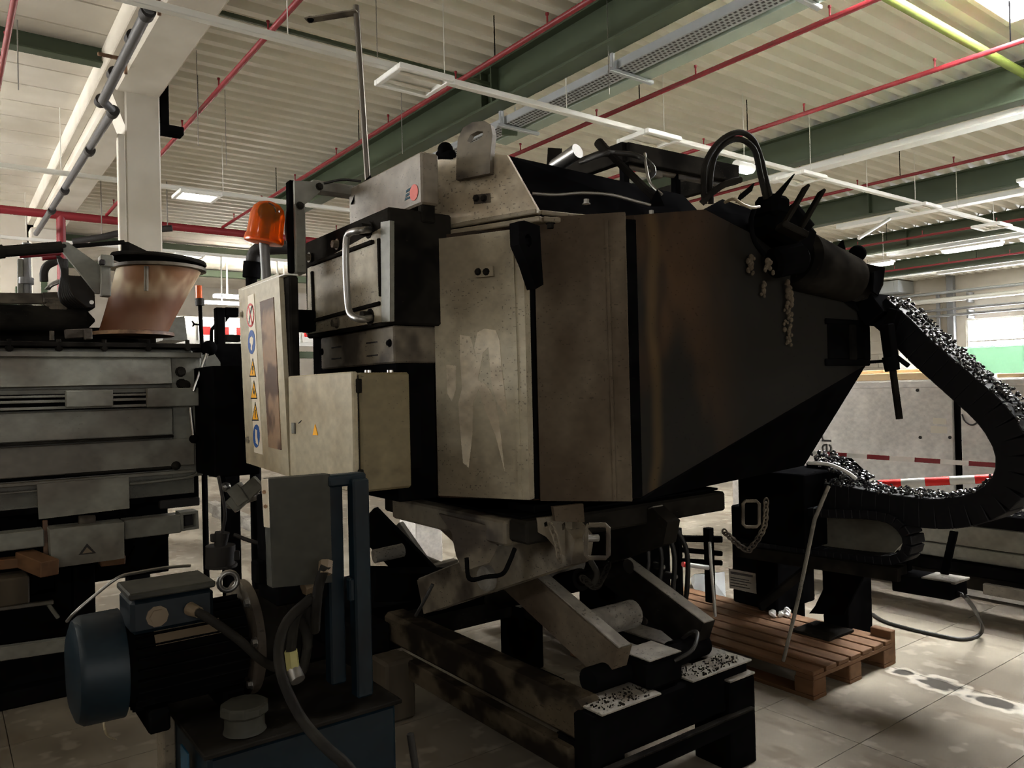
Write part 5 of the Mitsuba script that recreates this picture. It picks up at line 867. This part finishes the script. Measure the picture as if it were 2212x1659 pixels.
part(hu, 'frame_post', face_y(768, 1034, 803, 1508, 2.24, .05), 'm_blue', 'blue frame post'); part(hu, 'frame_post', face_y(712, 1030, 745, 1480, 2.31, .05), 'm_blue'); part(hu, 'frame_bar', face_y(712, 1024, 792, 1050, 2.27, .05), 'm_blue')
part(hu, 'frame_rib', face_y(756, 1250, 770, 1300, 2.25, .03), 'm_blue')
gp = part(hu, 'manifold_plate', plate([(580, 1035), (712, 1024), (718, 1258), (588, 1270)], (0, 2.28, 0), (0, -1, 0), .045), 'm_plate', 'grey spattered cover plate')
part(hu, 'manifold', box(.82, 1.0, 2.33, 2.5, .95, 1.28, .006), 'm_black')
part(hu, 'side_label', plate([(564, 1036), (578, 1034), (582, 1140), (570, 1138)], (0, 2.31, 0), (-.5, -.85, 0), .006), 'm_signwhite', 'pale edge strip with screws')
for q in ((572, 1062), (575, 1093)): part(hu + '__side_label', 'screw', disc(PN(*q, (0, 2.31, 0), np.array([-.5, -.86, 0]) / .995) + [-.003, -.005, 0], (-.5, -.86, 0), .005, .003, 8), 'm_rustwin')
for i, pts in enumerate((((704, 1222, 2.3), (690, 1260, 2.3), (683, 1310, 2.3), (680, 1362, 2.35)), ((676, 1290, 2.35), (640, 1330, 2.3), (630, 1390, 2.3), (628, 1410, 2.3)), ((672, 1292, 2.3), (622, 1340, 2.25), (602, 1400, 2.22), (612, 1470, 2.18), (650, 1550, 2.12), (700, 1610, 2.05), (745, 1650, 2.0), (775, 1690, 1.98)), ((610, 1268, 2.4), (630, 1310, 2.42), (660, 1360, 2.45), (665, 1400, 2.45)), ((664, 1300, 2.5), (666, 1370, 2.5), (656, 1440, 2.45), (640, 1460, 2.45)))):
    part(hu, 'hose', tube([PD(*q) for q in pts], .0155), 'm_hose', smooth=60)
part(hu, 'hose_fitting', cat(cyl(PD(628, 1405, 2.3), PD(634, 1450, 2.3), .02, n=6)), 'm_yellowfit', 'yellowish hex fitting'); part(hu, 'hose_fitting', cyl(PD(634, 1448, 2.3), PD(644, 1470, 2.28), .022), 'm_steel', smooth=40); part(hu, 'hose_fitting', cat(cyl(PD(655, 1270, 2.38), PD(676, 1262, 2.4), .025, n=6)), 'm_copperplate'); part(hu, 'hose_fitting', cyl(PD(704, 1212, 2.32), PD(702, 1240, 2.3), .021, n=6), 'm_copperplate')
part(hu, 'plug_socket', cat(face_y(555, 1213, 583, 1262, 2.42, .06)), 'm_black')
solo('loose_cable', tube([(1.2, 2.2, .5), (1.22, 2.19, .3), (1.2, 2.16, .08), (1.12, 2.12, .013), (.95, 2.08, .013)], .012), 'm_rubber', 'black cable dropping beside the blue oil tank', 'cable', smooth=60)
solo('wire', tube([PD(410, 1222, 2.55), PD(360, 1226, 2.45), PD(300, 1236, 2.35), PD(255, 1248, 2.28), PD(200, 1290, 2.25), PD(160, 1325, 2.22), PD(145, 1342, 2.25)], .005), 'm_steel', 'thin bright flat strap over the motor terminal box', 'strap', smooth=60)
solo('wire', tube([PD(222, 1528, 2.5), PD(224, 1560, 2.5), PD(232, 1588, 2.5), PZ(250, 1597, .01)], .004, 6), 'm_cream', 'pale wire hanging under the fan cover to the floor', 'wire', smooth=60)

# ================================================================== CLUTTER BETWEEN THE MACHINES
cd = thing('rear_machine', 'black machine body behind the cream cabinet with U shaped guard frame', 'machine')
part(cd, 'body', face_y(462, 790, 560, 1028, 4.4, .6), 'm_black'); part(cd, 'body_top', face_y(438, 742, 530, 800, 5.0, .5), 'm_black')
part(cd, 'guard_frame', cat(face_y(468, 664, 487, 758, 5.0, .06), face_y(487, 664, 516, 684, 5.0, .06), hull([PY(487, 684, 5.0), PY(497, 684, 5.0), PY(487, 697, 5.0), PY(487, 684, 5.06), PY(497, 684, 5.06), PY(487, 697, 5.06)])), 'm_black')
part(cd, 'stay', cat(cyl(PY(456, 756, 5.1), PY(457, 712, 5.1), .01), cyl(PY(457, 712, 5.1), PY(468, 700, 5.1), .01)), 'm_black'); part(cd, 'rail', face_y(487, 723, 520, 738, 5.1, .05), 'm_dark'); part(cd, 'frame_tube', cyl(PY(455, 1030, 4.6), PY(456, 880, 4.6), .012), 'm_pipegrey', smooth=40)
part(cd, 'leg', box(1.75, 1.85, 4.6, 4.7, 0, 1.1), 'm_black'); part(cd, 'leg', box(1.5, 1.6, 5.2, 5.3, 0, 1.3), 'm_black')
ab = thing('amber_beacon', 'small orange beacon on a black pole between the funnel and the cream cabinet', 'beacon')
part(ab, 'lens', cyl(PD(430, 644, 5.4), PD(429, 617, 5.4), .022, n=16), 'm_orange', smooth=40); part(ab, 'pole_base', cyl([*PD(436, 745, 5.4)[:2], 0], PD(436, 745, 5.4), .02), 'm_black'); part(ab, 'socket', cyl(PD(432, 660, 5.4), PD(431, 645, 5.4), .03), 'm_print', smooth=40); part(ab, 'pole', cyl(PD(436, 745, 5.4), PD(432, 660, 5.4), .013), 'm_black', smooth=40)
part(ab, 'clip', cat(cyl(PD(434, 702, 5.4), PD(417, 700, 5.4), .006), cyl(PD(420, 700, 5.4), PD(415, 694, 5.4), .005), cyl(PD(420, 700, 5.4), PD(416, 705, 5.4), .005)), 'm_black')
hv = thing('white_control_box', 'pale grey sloping housing behind the funnel base', 'housing')
part(hv, 'body', plate([(352, 735), (352, 690), (398, 683), (405, 735)], (0, 5.6, 0), (0, -1, 0), .4), 'm_left')
pg_ = thing('plug_connector', 'black round plug connector hanging from a cable before the lit floor', 'plug')
part(pg_, 'shell', cat(cyl(PD(476, 1220, 3.9), PD(476, 1178, 3.9), .072), cyl(PD(478, 1218, 3.9), PD(478, 1224, 3.9), .078)), 'm_print', smooth=40); part(pg_, 'neck', cat(cyl(PD(476, 1180, 3.9), PD(480, 1150, 3.9), .03, .036), cbox(PD(462, 1162, 3.88), (.03, .03, .04), .004), cbox(PD(508, 1200, 3.92), (.04, .03, .05), .004)), 'm_print', smooth=40)
part(pg_, 'cable', tube([PD(480, 1150, 3.9), PD(486, 1110, 3.9), PD(478, 1060, 3.95), PD(472, 1030, 4.0)], .009), 'm_print', smooth=60); part(pg_, 'cable', tube([PD(505, 1155, 3.9), PD(540, 1168, 3.9), PD(575, 1175, 3.92), PD(600, 1160, 3.95)], .01), 'm_print', smooth=60)
ls = thing('rear_lift_base', 'second dusty lift base with struts standing behind the tank machine', 'lift table')
part(ls, 'beam', cat(bar(PZ(455, 1092, .4), PZ(620, 1165, .25), .12, .1), bar(PZ(462, 1110, .3), PZ(590, 1160, .2), .05, .05)), 'm_dust')
part(ls, 'strut', cat(bar(PD(858, 1135, 4.9), PD(925, 1232, 4.8), .05, .08), bar(PD(890, 1242, 4.7), PD(985, 1215, 4.9), .06, .05), bar(PD(905, 1200, 4.9), PD(960, 1222, 4.9), .03, .03)), 'm_dust'); part(ls, 'tube', cyl(PD(808, 1202, 4.5), PD(870, 1188, 4.6), .04, n=20), 'm_dust', smooth=40)
part(ls, 'arm', cat(bar(PD(790, 1120, 4.8), PD(930, 1265, 4.7), .06, .2), bar(PD(800, 1260, 4.4), PD(980, 1262, 4.6), .2, .16)), 'm_black'); part(ls, 'plinth', cat(box(2.0, 2.6, 4.3, 5.2, 0, .28)), 'm_black')
part(ls, 'arm_link', cat(bar(PD(500, 1095, 4.6), PD(560, 1040, 4.6), .05, .09), bar(PD(505, 1050, 4.6), PD(530, 1085, 4.6), .08, .08)), 'm_left'); part(ls, 'fitting', cat(*[ball(PD(488 + 9 * i, 1052 + (i * 37) % 40, 4.62), .03, sub=1) for i in range(8)]), 'm_steel')
bk = thing('paper_bin', 'white box standing on the lit floor behind the lift arms', 'box'); part(bk, 'body', box(PY(898, 1130, 6.0)[0], PY(955, 1130, 6.0)[0], 6.0, 6.3, 0, PY(925, 1108, 6.0)[2]), 'm_crate')
# far hall behind: racks, stripes and lamps
sr = thing('striped_barrier', 'white and orange striped barrier boards far back between the machines', 'barrier')
for i in range(7): part(sr, 'board', box(5.2 + .9 * i * .5, 5.6 + .9 * i * .5, 20, 20.04, 3.0, 3.5, .004), 'm_white'); part(sr, 'stripe', box(5.25 + .45 * i, 5.5 + .45 * i, 19.98, 20, 3.15, 3.35, .002), 'm_redbright')
part(sr, 'rail', box(4.6, 8.6, 20.05, 20.1, 2.9, 3.6, .004), 'm_white'); part(sr, 'legs', cat(box(4.7, 4.8, 20.05, 20.15, 0, 2.9), box(8.4, 8.5, 20.05, 20.15, 0, 2.9)), 'm_pipegrey')
for i, (x, lb) in enumerate(((6.2, 'glaring lamp far back above the barrier boards, left one'), (7.15, 'glaring lamp far back above the barrier boards, middle one'), (7.75, 'glaring lamp far back above the barrier boards, right one'))):
    k = thing('hall_lamp', lb, 'lamp', 'far hall lamps'); part(k, 'tube', box(x - (.35 if i == 0 else .12), x + (.35 if i == 0 else .12), 20.8, 21.0, 4.2, 4.3, .02), 'm_glow', emit=TUBE_LIGHT); part(k, 'hanger', box(x - .02, x + .02, 20.88, 20.92, 4.3, DECK + .03, .002), 'm_white')
k = thing('hall_lamp', 'long lit tube lamp far back below the other lamps', 'lamp', 'far hall lamps'); part(k, 'tube', box(5.2, 7.4, 19.3, 19.45, 3.85, 3.93, .02), 'm_glow', emit=TUBE_LIGHT); part(k, 'hanger', cat(box(5.6, 5.63, 19.36, 19.39, 3.93, DECK + .03, .001), box(7.0, 7.03, 19.36, 19.39, 3.93, DECK + .03, .001)), 'm_white')
for i, (y, z, lb) in enumerate(((19.0, 5.0, 'green cross girder behind the funnel lid'), (22.5, 5.0, 'green cross girder farthest back'), (20.5, 2.6, 'low green girder behind the striped barrier'))):
    solo('green_girder', cat(box(1.9 if i < 2 else 4.0, 14, y, y + .2, z, z + .18, .004)) if i < 2 else cat(box(4.0, 9, y, y + .2, z, z + .18, .004), box(4.1, 4.25, y, y + .2, 0, z), box(8.7, 8.85, y, y + .2, 0, z)), 'm_green', lb, 'girder')
ro = thing('suspended_duct', 'black sagging insulated pipe crossing behind the column', 'pipe')
part(ro, 'pipe', tube([PD(158, 522, 12.5), PD(220, 512, 12.6), PD(262, 503, 12.7), PD(320, 497, 12.8), PD(372, 493, 12.9)], .055), 'm_print', smooth=60)
part(ro, 'hanger', cat(*[cyl(p := PD(*q), [p[0], p[1], DECK + .02], .008, n=6) for q in ((220, 512, 12.6), (362, 494, 12.9))]), 'm_steel')
dt = thing('bent_duct', 'dark pipe elbow behind the beacon pole', 'pipe')
part(dt, 'elbow', tube([PD(545, 570, 5.6), PD(550, 548, 5.6), PD(565, 537, 5.6), PD(590, 535, 5.6), PD(625, 534, 5.6)], .05, 12), 'm_print', smooth=60); part(dt, 'riser', cat(cyl(PD(543, 600, 5.6), PD(545, 566, 5.6), .062), cyl([*PD(543, 600, 5.6)[:2], 0], PD(543, 600, 5.6), .04)), 'm_black', smooth=40)
# left edge: column and shelving far behind the grey machine
sc_ = thing('rear_column', 'white concrete column far behind the push cylinder at the left', 'column'); part(sc_, 'shaft', box(1.4, 1.95, 16.6, 17.0, 0, 4.8, .02), 'm_concrete'); part(sc_, 'sign', box(1.55, 1.65, 16.58, 16.6, 3.2, 3.9, .002), 'm_green')
rk = thing('storage_rack', 'green and white storage rack with papers far behind at the left edge', 'rack')
part(rk, 'beam', box(-1.5, 1.2, 15.9, 16.0, 3.05, 3.4, .004), 'm_green'); part(rk, 'shelf', box(-1.5, 1.2, 15.9, 16.8, 2.5, 2.55, .004), 'm_white'); part(rk, 'post', cat(box(1.1, 1.2, 15.9, 16.0, 0, 3.6), box(-1.5, -1.4, 15.9, 16.0, 0, 3.6)), 'm_green')
for i in range(5): part(rk, 'carton', box(-1.3 + .48 * i, -.9 + .48 * i, 16.0, 16.4, 2.55, 2.85 + .05 * (i % 3), .006), 'm_crate')
k = struct('wall_partition', 'cream block wall under the far end of the left bay'); part(k, 'masonry', box(XL, 1.4, 17.25, 17.5, 0, DECK, 0), 'm_wall')
